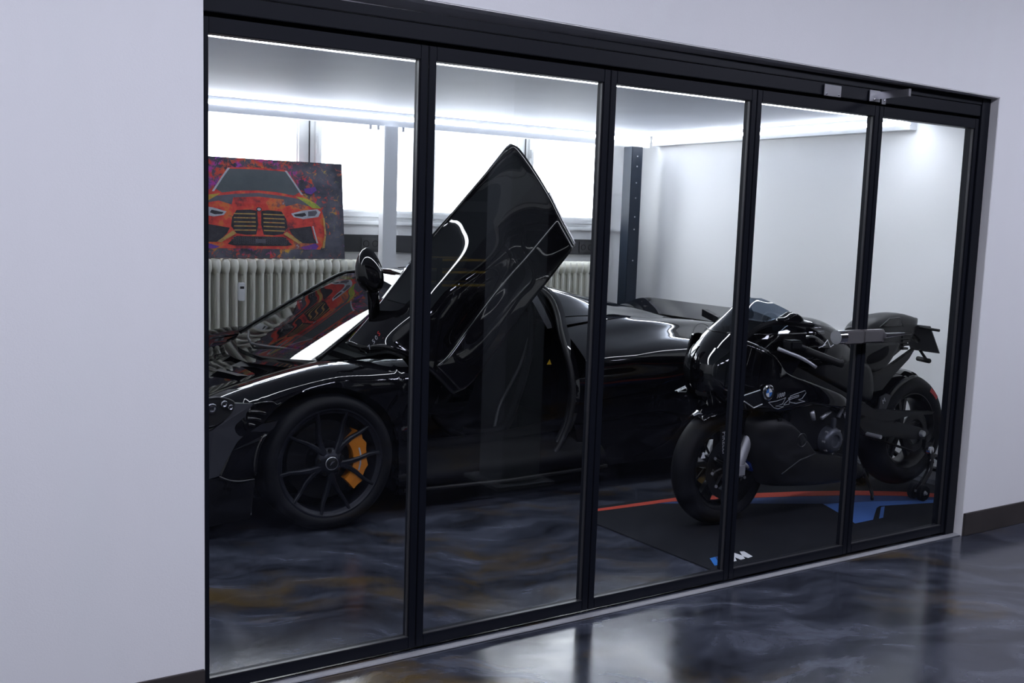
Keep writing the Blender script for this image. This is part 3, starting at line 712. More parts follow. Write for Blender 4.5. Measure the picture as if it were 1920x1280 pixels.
for s_ in (-1, 1):
    pl = [(x, s_*abs(y)*1.012, z+0.006) for x, y, z in sideN]
    MB().tube(cr_pts(pl+[(.72, s_*.42, 1.150)], 24), 0.010 if s_ > 0 else 0.013, 10).build('windscreen_pillar', 'paint', CAR, smooth=True)
spine = full([(.73, [(0, 1.174), (.1, 1.172), (.21, 1.165)]), (.95, [(0, 1.193), (.1, 1.191), (.21, 1.183)]), (1.2, [(0, 1.188), (.1, 1.186), (.21, 1.177)]), (1.42, [(0, 1.164), (.1, 1.162), (.21, 1.153)])])
MB().grid(surf(spine, 16, 16)).build('roof_spine', 'paint', CAR, smooth=True, solid=0.02)
rearh = [(1.40, [(0, 1.165), (.2, 1.155), (.38, 1.115), (.50, 1.04), (.60, .955), (.67, .895)]),
         (1.70, [(0, 1.110), (.2, 1.10), (.36, 1.070), (.47, 1.005), (.55, .955), (.62, .922)]),
         (2.05, [(0, 1.025), (.2, 1.020), (.34, .992), (.43, .960), (.50, .942), (.59, .934)]),
         (2.50, [(0, .935), (.2, .930), (.32, .918), (.42, .908), (.50, .906), (.58, .908)]),
         (2.85, [(0, .842), (.2, .842), (.32, .842), (.42, .844), (.50, .850), (.58, .868)]),
         (3.35, [(0, .790), (.2, .790), (.32, .792), (.42, .796), (.50, .805), (.58, .818)])]
RH = surf(full(rearh), 50, 61)
MB().grid(RH).build('engine_cover', 'paint', CAR, smooth=True)
# dark side panes of the tail, set just proud of the cover
for a, b in ((3, 14), (46, 57)):
    sub = offset_grid([r_[a:b+1] for r_ in RH[2:17]], 0.003, Vector((0, -1 if a < 30 else 1, 1)))
    MB().grid(sub).build('quarter_window', 'darkglass', CAR, smooth=True)
sub = offset_grid([r_[24:37] for r_ in RH[12:30]], 0.003, Vector((0, 0, 1)))
MB().grid(sub).build('rear_window', 'darkglass', CAR, smooth=True)
# rear haunches
qr = [(1.50, [(.67, .892), (.74, .855), (.80, .820), (.86, .780), (.905, .745), (.925, .715), (.91, .685), (.84, .60), (.82, .40), (.92, .14)]),
      (1.80, [(.615, .920), (.68, .890), (.75, .848), (.82, .818), (.89, .788), (.938, .752), (.940, .712), (.86, .60), (.84, .40), (.92, .14)]),
      (2.10, [(.588, .935), (.66, .917), (.73, .879), (.80, .850), (.88, .820), (.945, .778), (.960, .715), (.90, .60), (.88, .40), (.93, .14)]),
      (2.60, [(.58, .905), (.66, .900), (.74, .876), (.82, .852), (.90, .822), (.962, .780), (.982, .71), (.980, .60), (.975, .40), (.96, .14)]),
      (3.10, [(.58, .845), (.66, .856), (.75, .852), (.84, .812), (.91, .770), (.950, .725), (.960, .68), (.950, .55), (.93, .35), (.90, .18)]),
      (3.38, [(.58, .815), (.64, .822), (.71, .828), (.78, .805), (.84, .760), (.880, .700), (.890, .65), (.880, .50), (.86, .35), (.80, .22)])]
G = arch(surf(half(qr), 90, 52), 2.67, 0.335, 0.352)
for s_ in (1, -1):
    m = MB().grid(G).grid(lip(G)); m = m if s_ > 0 else m.mirror_y()
    qo = m.build('rear_haunch', 'paint', CAR, smooth=True, angle=50)
    if s_ > 0:
        ci = [(2.385,-0.885,0.833)][0]
        fl = MB().tube([(ci[0]+0.085*math.cos(2*PI*q/28), ci[1]-0.02*math.sin(2*PI*q/28)*-1.6, ci[2]+0.085*math.sin(2*PI*q/28)) for q in range(29)], 0.0012, 5, cap=False)
        fl.build('fuel_flap', 'seal', qo)
# tail panel
MB().prism([(3.30, .20), (3.38, .25), (3.40, .76), (3.36, .785), (3.30, .775)], -.80, .80).build('tail_panel', 'satin', CAR, bevel=0.01)
for s_ in (-1, 1):
    MB().tube([(3.40, s_*.78, .70), (3.42, s_*.55, .72), (3.42, s_*.30, .70)], 0.010, 8).build('tail_lamp', 'red', CAR, smooth=True)
    MB().lathe([(.035, 0), (.045, .0), (.045, .08), (.038, .08)], (3.38, s_*.12, .62), axis='x', n=20).build('exhaust_tip', 'disc', CAR, smooth=True, angle=40)
# raised rear wing
wr = []
for y in (-.80, -.77, -.70, -.5, -.25, 0, .25, .5, .64, .72, .77, .80):
    t = abs(y); dr = 0.0 if t < .5 else (t-.5)**2*0.75; sh = 0.0 if t < .6 else (t-.6)*0.35
    c0, c1 = (2.895+sh, .872-dr*0.3), (3.135-sh*0.2, .952-dr)
    mid = ((c0[0]*.5+c1[0]*.5), (c0[1]*.5+c1[1]*.5)-0.006)
    th = 0.016
    wr.append([(c0[0], y, c0[1]), (mid[0], y, mid[1]+th/2), (c1[0], y, c1[1]), (c1[0]+.004, y, c1[1]-.008), (mid[0], y, mid[1]-th*.8), (c0[0], y, c0[1]-.004)])
wg = [cr_pts(r_[:3], 10)+cr_pts(r_[3:], 10) for r_ in wr]
wgd = [[cr_pts([wg[i][j] for i in range(len(wg))], 40)[k_] for j in range(20)] for k_ in range(40)]
wo = MB().grid(wgd).build('rear_wing', 'paint', CAR, smooth=True, angle=45)
MB().box(2.905, 2.95, -.74, .74, .835, .866).build('wing_gap_shade', 'deep', wo)  # dark bar painted as the shade in the gap below the wing
for s_ in (-1, 1): MB().box(2.97, 3.06, s_*.38-.015, s_*.38+.015, .84, .905).build('wing_strut', 'satin', wo)
# sills
sl = [(x, [(.60, .30), (.70, .335), (.80, .315), (.87, .27), (.925, .235), (.945, .20), (.93, .155), (.88, .11)]) for x in (.36, .7, 1.1, 1.5, 1.64)]
SG = surf(half(sl), 20, 24)
for s_ in (1, -1):
    m = MB().grid(SG); m = m if s_ > 0 else m.mirror_y(); so = m.build('sill', 'deep', CAR, smooth=True)
    MB().tube([(.40, -s_*.925, .140), (1.0, -s_*.938, .130), (1.66, -s_*.930, .140)], .010, 8).build('sill_blade', 'seal', so, smooth=True)
MB().grid(surf([[(.40, -.60, .30), (.5, -.72, .342), (.6, -.80, .32)], [(1.0, -.60, .30), (1.0, -.72, .342), (1.0, -.80, .32)], [(1.60, -.60, .36), (1.55, -.72, .39), (1.5, -.80, .345)]], 14, 8)).build('sill_trim', 'deep', CAR, smooth=True)
# door frame seal on the near side
seal = [(1.495,-0.385,1.098),(1.519,-0.435,1.086),(1.526,-0.515,1.043),(1.502,-0.615,0.966),(1.449,-0.735,0.874),(1.431,-0.825,0.766),(1.433,-0.875,0.654),(1.433,-0.895,0.523),(1.404,-0.895,0.377),(1.325,-0.895,0.24),(1.204,-0.895,0.199),(0.977,-0.905,0.201),(0.713,-0.915,0.213)]
MB().tube(cr_pts(seal, 70), .016, 10).build('door_seal', 'seal', CAR, smooth=True)
seal2 = [(x+.035, y+.06, z+.015) for x, y, z in seal]
MB().tube(cr_pts(seal2, 70), .020, 10).build('door_frame', 'satin', CAR, smooth=True)
jam = [[seal[i], (seal[i][0]+.03, seal[i][1]+.01, seal[i][2]+.01), (seal[i][0]+.06, max(seal[i][1]+.02, -.90), seal[i][2]+.015)] for i in range(1, 10)]
MB().grid(surf(jam, 40, 8)).build('door_jamb', 'paint', CAR, smooth=True)
# cabin
dash = surf([[(.40, y, .72), (.52, y, .765), (.66, y, .755), (.74, y, .68), (.72, y, .55), (.60, y, .40)] for y in (-.66, -.35, 0, .35, .66)], 20, 20)
do = MB().grid(dash).build('dashboard', 'leather', CAR, smooth=True)
MB().box(.60, .735, -.11, .11, .40, .66).build('console_screen', 'darkglass', do, bevel=0.01)
for y in (-.40, .40): MB().box(.735, .75, y-.07, y+.07, .66, .70).build('air_vent', 'alu', do, bevel=0.004)
cy = -.36
st = MB().lathe([(.172, -.012), (.185, -.012), (.190, 0), (.185, .012), (.172, .012), (.168, 0), (.172, -.012)], (0, 0, 0), axis='x', n=40)
st.box(-.012, .012, -.17, .17, -.018, .018).box(-.012, .012, -.018, .018, -.17, 0)
st.xf(Matrix.Translation((.86, .36, .66)) @ Matrix.Rotation(-0.35, 4, 'Y')); st.build('steering_wheel', 'satin', CAR, smooth=True, angle=40)
def seat(y):
    cu_ = []
    back = [(1.00, .26), (1.12, .24), (1.25, .28), (1.33, .45), (1.40, .68), (1.45, .86), (1.47, .96)]
    G = []
    for (x, z), hw_ in zip(back, (.20, .22, .235, .24, .235, .16, .11)):
        G.append([(x-.05, y-hw_, z+.06), (x-.055, y-hw_*.9, z+.075), (x-.01, y-hw_*.6, z+.01), (x, y, z), (x-.01, y+hw_*.6, z+.01), (x-.055, y+hw_*.9, z+.075), (x-.05, y+hw_, z+.06)])
    so_ = MB().grid(surf(G, 30, 24)).build('seat', 'leather', CAR, smooth=True, solid=0.03)
    MB().tube(cr_pts([(1.44, y-.10, .88), (1.34, y-.13, .66), (1.22, y-.12, .44), (1.14, y-.2, .33)], 20), .010, 6).build('seat_belt', 'duct', so_, smooth=True)
    return so_
seat(-.36); seat(.36)
MB().box(.6, 1.6, -.10, .10, .14, .36).build('centre_tunnel', 'leather', CAR, bevel=0.02)
MB().box(1.56, 1.61, -.50, .50, .36, .90).build('rear_trim', 'leather', CAR)

patch_ = [(1.39,-0.695,0.696),(1.419,-0.695,0.695),(1.407,-0.695,0.723)]
MB().add(patch_+[(x, y+.004, z) for x, y, z in patch_], [(0, 1, 2), (5, 4, 3), (0, 3, 4, 1), (1, 4, 5, 2), (2, 5, 3, 0)]).build('warning_sticker', 'yellow', CAR)
# far door, closed
fd = [(.42, [(.53, 1.01), (.62, .90), (.72, .825), (.85, .78), (.94, .70), (.955, .5), (.93, .2)]),
      (.75, [(.21, 1.165), (.42, 1.12), (.58, 1.0), (.74, .845), (.88, .77), (.95, .68), (.95, .5), (.93, .2)]),
      (1.1, [(.21, 1.182), (.42, 1.14), (.58, 1.02), (.74, .86), (.88, .755), (.93, .65), (.92, .5), (.93, .2)]),
      (1.48, [(.21, 1.14), (.40, 1.09), (.52, 1.0), (.66, .895), (.84, .80), (.92, .72), (.89, .5), (.93, .2)])]
FG = surf(half(fd, 1), 30, 40)
fdo = MB().grid(FG).build('door', 'paint', CAR, smooth=True)
MB().grid(offset_grid([r_[5:20] for r_ in FG[3:28]], .003, Vector((0, 1, .5)))).build('door_window', 'darkglass', fdo, smooth=True)
def mirror_head(ctr, axis_u, axis_v, ru, rv, depth, mat):
    # shell swelling along u x v, open flat face behind
    u, v = Vector(axis_u).normalized(), Vector(axis_v).normalized(); nrm = u.cross(v); G = []
    for k_ in range(9):
        t = k_/8*PI/2
        G.append([tuple(Vector(ctr)+u*(ru*math.cos(t)*math.cos(a))+v*(rv*math.cos(t)*math.sin(a)*(1-.25*math.cos(a)))+nrm*(depth*math.sin(t))) for a in [2*PI*q/28 for q in range(29)]])
    m = MB().grid(G)
    m.add([p for p in G[0][:-1]], [tuple(range(28))])
    return m
mf = [(0.589,1.005,0.874)][0]
mirror_head(mf, (0, 1, 0.05), (0, 0, 1), .085, .062, -.09, 'paint').build('door_mirror', 'paint', fdo, smooth=True, angle=60)
MB().tube([(mf[0]+.03, mf[1]-.20, mf[2]-.06), (mf[0], mf[1]-.05, mf[2]-.03)], [.03, .02], 8).build('mirror_arm', 'paint', fdo, smooth=True)

# near door, swung up and outwards
topE = [(0.202,-0.655,0.842),(0.32,-0.665,0.977),(0.441,-0.685,1.137),(0.576,-0.72,1.329),(0.73,-0.755,1.527),(0.875,-0.795,1.709),(0.99,-0.825,1.856),(1.021,-0.835,1.885)]
botE = [(0.635,-0.955,0.62),(0.738,-0.955,0.673),(0.884,-0.96,0.843),(1.051,-0.97,1.049),(1.149,-0.98,1.162),(1.248,-0.985,1.277),(1.33,-0.985,1.367)]
froE = [(0.202,-0.655,0.842),(0.236,-0.775,0.834),(0.308,-0.855,0.844),(0.401,-0.915,0.814),(0.499,-0.945,0.749),(0.635,-0.955,0.62)]
reaE = [(1.021,-0.835,1.885),(1.059,-0.84,1.86),(1.139,-0.865,1.754),(1.212,-0.9,1.63),(1.269,-0.94,1.501),(1.307,-0.97,1.419),(1.33,-0.985,1.367)]
NU, NV = 56, 44
DG = coons(topE, botE, froE, reaE, NU, NV)
dn = Vector((0.0, -.97, .22)).normalized()
def sstep(a, b, x):
    t = max(0, min(1, (x-a)/(b-a))); return t*t*(3-2*t)
DG2 = []
for i in range(NU):
    u = i/(NU-1); row = []
    for j in range(NV):
        v = j/(NV-1)
        e = min(1.0, 4*u, 4*(1-u))
        env = sstep(0.0, .20, u)*(1-sstep(.30, .70, u))
        bul = .085*math.sin(PI*min(1, v/.70))**1.15*env if v < .70 else 0
        chan = -.022*math.exp(-((v-.70)/.10)**2)*sstep(.05, .30, u)*(1-sstep(.45, .75, u))
        bl = 0.0
        row.append(DG[i][j]+dn*(bul+(chan+bl)*sstep(0, .5, e)))
    DG2.append(row)
dr = MB().grid(DG2).build('door', 'paint', CAR, smooth=True, solid=0.05, angle=60)
# tinted pane along the upper edge of the door
pane = offset_grid([[DG2[i][j] for j in range(2, 17)] for i in range(12, NU-2)], .0275, dn)
MB().grid(pane).build('door_window', 'darkglass', dr, smooth=True)
blade = offset_grid([[DG2[i][j] for j in range(31, NV)] for i in range(2, NU-1)], .027, dn)
MB().grid(blade).build('door_blade', 'paint', dr, smooth=True, solid=0.004)
inn = offset_grid([[DG2[i][j] for j in range(14, NV-2)] for i in range(4, NU-3)], -.055, dn)
MB().grid(inn).build('door_trim', 'leather', dr, smooth=True)
MB().tube(cr_pts([tuple(Vector(p)+dn*.022) for p in topE[:-1]], 40), .009, 8).build('door_top_rail', 'paint', dr, smooth=True)
edge = [tuple(p) for p in reaE[3:]]
MB().tube(cr_pts([(x+.014, y+.02, z+.012) for x, y, z in edge], 20), [0.012]*20, 8).build('door_edge_highlight', 'alu', dr, smooth=True)  # pale metal colour stands in for the highlight on the door's rear edge
# number lettering near the hinge
def on_door(u, v, off=.03):
    i = u*(NU-1); j = v*(NV-1); i0, j0 = int(i), int(j); a, b = i-i0, j-j0
    p = (DG2[i0][j0]*(1-a)*(1-b)+DG2[i0+1][j0]*a*(1-b)+DG2[i0][j0+1]*(1-a)*b+DG2[i0+1][j0+1]*a*b)
    return p+dn*off
tp = [(0.233,-0.825,0.849),(0.255,-0.825,0.877),(0.269,-0.825,0.895),(0.282,-0.825,0.915)]
tx = Vector(tp[3])-Vector(tp[0])
for ch, p, mt in zip('750S', tp, ('greyprint', 'greyprint', 'greyprint', 'red')):
    text_mesh(ch, .034, 'lettering', mt, dr, basis(Vector(p)+dn*.02, tx, Vector((-.7, -.35, .6))), shear=.25)
# near mirror on its stalk
mp_ = [(0.23,-0.805,1.337),(0.171,-0.805,1.215),(0.223,-0.805,1.119),(0.295,-0.805,1.189),(0.268,-0.795,1.214)]
mc_ = ((mp_[1][0]+mp_[3][0])/2, mp_[4][1], (mp_[0][2]+mp_[2][2])/2)
mo = mirror_head((mc_[0]+.030, mc_[1]+.02, mc_[2]), (-.10, .10, .97), (-.60, .80, -.02), .112, .070, .085, 'paint')
moo = mo.build('door_mirror', 'paint', dr, smooth=True, angle=60)
stp = [(0.322,-0.695,0.945),(0.299,-0.735,1.036),(0.273,-0.775,1.119),(0.255,-0.795,1.173)]
stg = []
for x, y, z in cr_pts(stp, 10):
    stg.append([(x-.024, y, z), (x-.010, y-.018, z), (x+.028, y-.016, z), (x+.040, y+.004, z), (x+.02, y+.02, z), (x-.012, y+.018, z), (x-.024, y, z)])
MB().grid(stg).build('mirror_stalk', 'paint', dr, smooth=True, angle=50)
# wipers
wp = [(0.036,-0.295,0.725),(0.001,-0.255,0.744),(-0.031,-0.155,0.798),(-0.018,-0.005,0.817),(-0.005,0.145,0.811)]
wv = MB().tube(cr_pts([(x-.01, y, z+.012) for x, y, z in [(.06, -.42, .765), (.03, -.30, .775), (-.03, -.12, .770), (-.05, .05, .765)]], 16), [.007]*16, 8)
wv.build('wiper_arm', 'dgrey', CAR, smooth=True)
MB().tube([(-.06, .05, .775), (-.02, .24, .785), (.05, .45, .80)], [.007, .007, .005], 8).build('wiper_arm', 'dgrey', CAR, smooth=True)
MB().tube([(.09, -.45, .800), (.02, -.15, .790), (-.01, .1, .785)], .005, 6).build('wiper_blade', 'seal', CAR, smooth=True)
# bonnet scoop
for s_ in (1, -1):
    m = MB().grid(surf([[(-.34, .10, .668), (-.30, .22, .672), (-.26, .34, .668)], [(-.24, .08, .672), (-.18, .22, .668), (-.14, .38, .672)], [(-.15, .10, .712), (-.10, .24, .716), (-.04, .40, .722)]], 12, 12))
    (m if s_ > 0 else m.mirror_y()).build('bonnet_scoop', 'satin', CAR, smooth=True)
# nose details on the near corner: lamp socket, curtain panel, louvres, flick
def patch(pts, name, mat, parent=CAR, n=0, bev=0.0, dy=-.012):
    P = cr_pts(pts, n, True) if n else pts
    return MB().add(P+[(x, y-dy*2, z) for x, y, z in P], [tuple(range(len(P))), tuple(range(2*len(P)-1, len(P)-1, -1))]+[(i, (i+1) % len(P), len(P)+(i+1) % len(P), len(P)+i) for i in range(len(P))]).build(name, mat, parent)
hl = patch([(-0.611,-0.915,0.659),(-0.547,-0.92,0.672),(-0.489,-0.925,0.664),(-0.455,-0.93,0.643),(-0.471,-0.935,0.597),(-0.516,-0.935,0.559),(-0.563,-0.935,0.544),(-0.614,-0.925,0.546)], 'headlamp', 'seal', n=30)
for (cx_, cy_, cz_), rr in zip([(-0.558,-0.94,0.626),(-0.504,-0.943,0.642),(-0.476,-0.945,0.626)], (.022, .015, .012)):
    MB().lathe([(0, .0), (rr*.6, .0), (rr, -.008), (rr*1.1, .006)], (cx_, cy_, cz_), n=16).build('lamp_lens', 'lamp', hl, smooth=True)
MB().tube(cr_pts([(-0.585,-0.93,0.671),(-0.527,-0.933,0.673),(-0.486,-0.937,0.664),(-0.458,-0.94,0.648)], 14), .003, 6).build('lamp_brow', 'frame_edge', hl, smooth=True)
patch([(-0.455,-0.93,0.641),(-0.373,-0.94,0.635),(-0.405,-0.94,0.593),(-0.412,-0.94,0.545),(-0.408,-0.945,0.504),(-0.447,-0.945,0.468),(-0.495,-0.945,0.39),(-0.529,-0.945,0.32),(-0.571,-0.935,0.308),(-0.587,-0.935,0.517),(-0.552,-0.935,0.529),(-0.509,-0.935,0.559)], 'nose_panel', 'dgrey')
lv = patch([(-0.372,-0.945,0.628),(-0.32,-0.95,0.64),(-0.279,-0.955,0.638),(-0.261,-0.955,0.622),(-0.294,-0.955,0.588),(-0.328,-0.955,0.553),(-0.388,-0.95,0.518),(-0.404,-0.945,0.533),(-0.401,-0.945,0.591)], 'curtain_vent', 'paint')
for L_ in ([(-0.403,-0.965,0.605),(-0.365,-0.967,0.602),(-0.324,-0.97,0.592)], [(-0.408,-0.965,0.576),(-0.379,-0.967,0.572),(-0.348,-0.97,0.563)], [(-0.403,-0.965,0.549),(-0.389,-0.967,0.546),(-0.375,-0.97,0.54)]):
    MB().tube(cr_pts(L_, 8), .009, 10).build('louvre', 'paint', lv, smooth=True)
MB().tube(cr_pts([(-0.379,-0.965,0.637),(-0.333,-0.968,0.644),(-0.292,-0.97,0.642),(-0.275,-0.972,0.629),(-0.255,-0.972,0.637)], 16), .004, 8).build('vent_edge', 'paint', lv, smooth=True)
patch([(-0.39,-0.955,0.512),(-0.342,-0.96,0.543),(-0.267,-0.965,0.555),(-0.284,-0.965,0.522),(-0.307,-0.965,0.507)], 'side_marker', 'lamp')
bl = patch([(-0.41,-0.95,0.498),(-0.307,-0.965,0.504),(-0.35,-0.97,0.472),(-0.37,-0.97,0.413),(-0.375,-0.965,0.294),(-0.452,-0.96,0.291),(-0.523,-0.95,0.314),(-0.524,-0.945,0.337),(-0.471,-0.945,0.429)], 'flick', 'paint')
patch([(-0.601,-0.94,0.303),(-0.524,-0.955,0.308),(-0.453,-0.965,0.285),(-0.374,-0.97,0.287),(-0.384,-0.97,0.192),(-0.397,-0.965,0.113),(-0.486,-0.955,0.102),(-0.602,-0.945,0.09)], 'lower_bumper', 'deep')
MB().tube(cr_pts([(-0.534,-0.97,0.324),(-0.496,-0.973,0.304),(-0.444,-0.975,0.294),(-0.379,-0.977,0.297)], 12), .0035, 6).build('flick_edge', 'frame_edge', bl, smooth=True)
MB().tube(cr_pts([(-0.326,-0.97,0.497),(-0.357,-0.977,0.45),(-0.373,-0.98,0.39),(-0.378,-0.98,0.317)], 12), .010, 8).build('flick_fold', 'paint', bl, smooth=True)
MB().prism([(-.98, .08), (-.98, .10), (-.40, .115), (-.40, .095)], -.88, .88).build('splitter', 'carbon', CAR)
# wheels
def wheel(x, y, z, R, w_, Rr, flip):
    c_ = (0, 0, 0)
    rim = MB().lathe([(Rr-.012, w_*.9), (Rr-.020, w_*.5), (Rr-.026, .045), (Rr-.024, .016), (Rr-.012, .008), (Rr-.006, -.002), (Rr+.002, -.001), (Rr+.003, .010), (Rr-.004, .02)], c_, n=64)
    rim.lathe([(0, -.002), (.030, -.004), (.042, .002), (.060, .012), (.070, .03), (.060, .06)], c_, n=32)
    ro = rim.build('wheel', 'rim', CAR, smooth=True, loc=(x, y, z), angle=40)
    tp_ = [(Rr-.002, .004), (Rr+.004, -.004), (Rr+.020, -.012), (R-.030, -.010), (R-.014, 0), (R-.004, .018), (R, .05), (R, w_-.05), (R-.004, w_-.018), (R-.014, w_), (Rr+.02, w_+.01), (Rr, w_)]
    MB().lathe(tp_, c_, n=72).build('tyre', 'rubber', ro, smooth=True)
    for k_ in range(10):
        pair = k_//2; am = math.radians((276, 348, 56, 126, 206)[pair]); ae = math.radians((260, 292.6, 330, 366.6, 39.6, 71, 105.6, 145, 188.6, 224)[k_])
        if pair == 1: am = math.radians(348)
        prof = []
        for t in (0, .25, .5, .75, 1.0):
            r_ = .048+(Rr-.058)*t; a = am+(ae-am)*min(1, t*1.25)**.8
            hw_ = .014-.0065*t; y0 = .006+.014*math.sin(PI*t)-.004*t; dp = .030-.010*t
            dx, dz = math.cos(a), math.sin(a); nx, nz = -dz, dx
            prof.append([(dx*r_+nx*hw_, y0+.006, dz*r_+nz*hw_), (dx*r_+nx*hw_*.5, y0, dz*r_+nz*hw_*.5), (dx*r_-nx*hw_*.5, y0, dz*r_-nz*hw_*.5), (dx*r_-nx*hw_, y0+.006, dz*r_-nz*hw_), (dx*r_-nx*hw_, y0+dp, dz*r_-nz*hw_), (dx*r_+nx*hw_, y0+dp, dz*r_+nz*hw_), (dx*r_+nx*hw_, y0+.006, dz*r_+nz*hw_)])
        MB().grid(prof).build('spoke', 'rim', ro)
    MB().lathe([(.0, -.007), (.026, -.008), (.030, -.004)], c_, n=28).build('centre_cap', 'seal', ro, smooth=True)
    MB().lathe([(.0285, -.0075), (.031, -.0085), (.0325, -.005)], c_, n=28).build('cap_ring', 'steel', ro, smooth=True)
    MB().add([(-.012, -.0095, -.010), (-.006, -.0095, -.006), (.004, -.0095, .004), (.014, -.0095, .009), (.010, -.0095, .012), (-.002, -.0095, .010), (-.008, -.0095, .002)], [tuple(range(7))]).build('cap_emblem', 'steel', ro)
    for q in range(5):
        a = 2*PI*q/5+.4; MB().lathe([(0, .002), (.008, .002), (.010, .012)], (.060*math.cos(a), 0, .060*math.sin(a)), n=8).build('wheel_bolt', 'disc', ro)
    MB().lathe([(.09, .085), (.19, .085), (.19, .115), (.09, .115)], c_, n=56).build('brake_disc', 'disc', ro, smooth=True, angle=30)
    MB().lathe([(0, .075), (.095, .075), (.10, .12)], c_, n=24).build('disc_bell', 'rimblack', ro, smooth=True, angle=30)
    # orange caliper behind the spokes on the rear side of the disc
    ca = []
    for d in range(0, 13):
        a = math.radians(-48+d*7.6); wob = .010 if d in (2, 5, 9, 11) else 0
        ca.append([(.125, .05, a), (.128, .035, a), (.160, .030, a), (.196+wob, .034, a), (.202+wob, .05, a), (.202+wob, .13, a), (.125, .13, a), (.125, .05, a)])
    cg = [[(r_*math.cos(a), h, r_*math.sin(a)) for r_, h, a in s_] for s_ in ca]
    cm = MB().grid(cg).add(cg[0][:-1], [tuple(range(7))]).add(cg[-1][:-1], [tuple(range(7))])
    co = cm.build('brake_caliper', 'orange', ro)
    MB().add([(.158*math.cos(math.radians(a)), .0285, .158*math.sin(math.radians(a))) for a in (-20, -8, 8, 20)]+[(.166*math.cos(math.radians(a)), .0285, .166*math.sin(math.radians(a))) for a in (20, 8, -8, -20)], [tuple(range(8))]).build('caliper_print', 'greyprint', ro)
    if flip: ro.rotation_euler = (0, 0, PI)
    return ro
wheel(0.0, -.955, .327, .327, .235, .262, False)
wheel(2.67, -.965, .333, .333, .29, .268, False)
wheel(0.0, .955, .327, .327, .235, .262, True)
wheel(2.67, .965, .333, .333, .29, .268, True)
for xw, zw, R in ((0, .33, .385), (2.67, .335, .37)):
    for s_ in (-1, 1):
        MB().lathe([(R, s_*.60), (R, s_*.925)], (xw, 0, zw), n=30, a0=-.35, a1=PI+.35).build('arch_liner', 'seal', CAR, smooth=True)

# ================================================================== black motorcycle
BK = thing('motorcycle', 'black sports motorcycle with a full fairing standing on the striped mat', 'motorcycle', (3.6, 0.655, 0.006), 0.022)
def loftx(st, n=40, k=28, pw=2.4):
    # stations (x, z_low, z_high, half width): smooth body of superellipse sections
    S = cr_pts([(x, a, b, w_) for x, a, b, w_ in st], n); G = []
    for x, a, b, w_ in S:
        zc, hh = (a+b)/2, (b-a)/2; ring = []
        for q in range(k+1):
            t = 2*PI*q/k; c_, s_ = math.cos(t), math.sin(t)
            ring.append((x, w_*math.copysign(abs(c_)**(2/pw), c_), zc+hh*math.copysign(abs(s_)**(2/pw), s_)))
        G.append(ring)
    m = MB().grid(G)
    m.add(G[0][:-1], [tuple(range(k))]); m.add(G[-1][:-1], [tuple(range(k))])
    return m
def both(m, name, mat, parent=None, **k):
    a = m.build(name, mat, parent or BK, **k); b = m.mirror_y().build(name, mat, parent or BK, **k); return a, b
def bike_wheel(x, z, R, w_, Rr, spokes, name):
    h = w_/2
    # crowned tyre
    tp_ = [(Rr-.004, h*.78), (Rr+.012, h*.92), (Rr+.03, h*1.0)]+[(R-(R-Rr-.03)*(1-math.cos(a))*.98, h*math.sin(a)) for a in [math.radians(d) for d in (80, 66, 52, 38, 25, 12, 0, -12, -25, -38, -52, -66, -80)]]+[(Rr+.03, -h*1.0), (Rr+.012, -h*.92), (Rr-.004, -h*.78)]
    rim = MB().lathe([(Rr-.006, h*.80), (Rr+.002, h*.80), (Rr, h*.70), (Rr-.025, h*.45), (Rr-.028, 0), (Rr-.025, -h*.45), (Rr, -h*.70), (Rr+.002, -h*.80), (Rr-.006, -h*.80), (Rr-.034, -h*.45), (Rr-.037, 0), (Rr-.034, h*.45), (Rr-.006, h*.80)], n=56)
    rim.lathe([(.018, -.06), (.034, -.055), (.038, -.02), (.038, .02), (.034, .055), (.018, .06)], n=24)
    ro = rim.build(name, 'rimblack', BK, smooth=True, loc=(x, 0, z), angle=45)
    MB().lathe(tp_, n=72).build('tyre', 'rubber', ro, smooth=True)
    for q in range(spokes):
        a = 2*PI*q/spokes+.35
        for d in ((-.10, .10) if spokes < 6 else (0,)):
            a1 = a+d*1.6; dx, dz = math.cos(a1), math.sin(a1); bx, bz = math.cos(a+d*.3)*.034, math.sin(a+d*.3)*.034
            ex, ez = dx*(Rr-.030), dz*(Rr-.030); nx, nz = -dz*.011, dx*.011
            MB().grid([[(bx+nx, -.018, bz+nz), (bx-nx, -.018, bz-nz), (bx-nx, .018, bz-nz), (bx+nx, .018, bz+nz), (bx+nx, -.018, bz+nz)], [(ex+nx, -.014, ez+nz), (ex-nx, -.014, ez-nz), (ex-nx, .014, ez-nz), (ex+nx, .014, ez+nz), (ex+nx, -.014, ez+nz)]]).build('spoke', 'rimblack', ro)
    return ro
fw = bike_wheel(0.0, .30, .30, .122, .222, 5, 'front_wheel')
for s_ in (-1, 1):
    MB().lathe([(.118, s_*.066), (.160, s_*.066), (.160, s_*.071), (.118, s_*.071), (.118, s_*.066)], n=48).build('brake_disc', 'disc', fw, smooth=True, angle=30)
    cr_ = MB()
    for q in range(10):
        a = 2*PI*q/10; cr_.tube([(.05*math.cos(a), s_*.062, .05*math.sin(a)), (.12*math.cos(a+.12), s_*.068, .12*math.sin(a+.12))], .006, 6)
    cr_.build('disc_carrier', 'disc', fw)
    for q in range(10):
        a = 2*PI*q/10+.12; MB().lathe([(0, -.003), (.008, -.003), (.008, .003)], (.122*math.cos(a), s_*.074, .122*math.sin(a)), n=8).build('disc_bobbin', 'alu', fw)
rw = bike_wheel(1.44, .362, .325, .190, .222, 5, 'rear_wheel')
MB().lathe([(.075, -.105), (.112, -.105), (.118, -.100), (.112, -.096), (.075, -.096)], n=42).build('sprocket', 'disc', rw, smooth=True, angle=30)
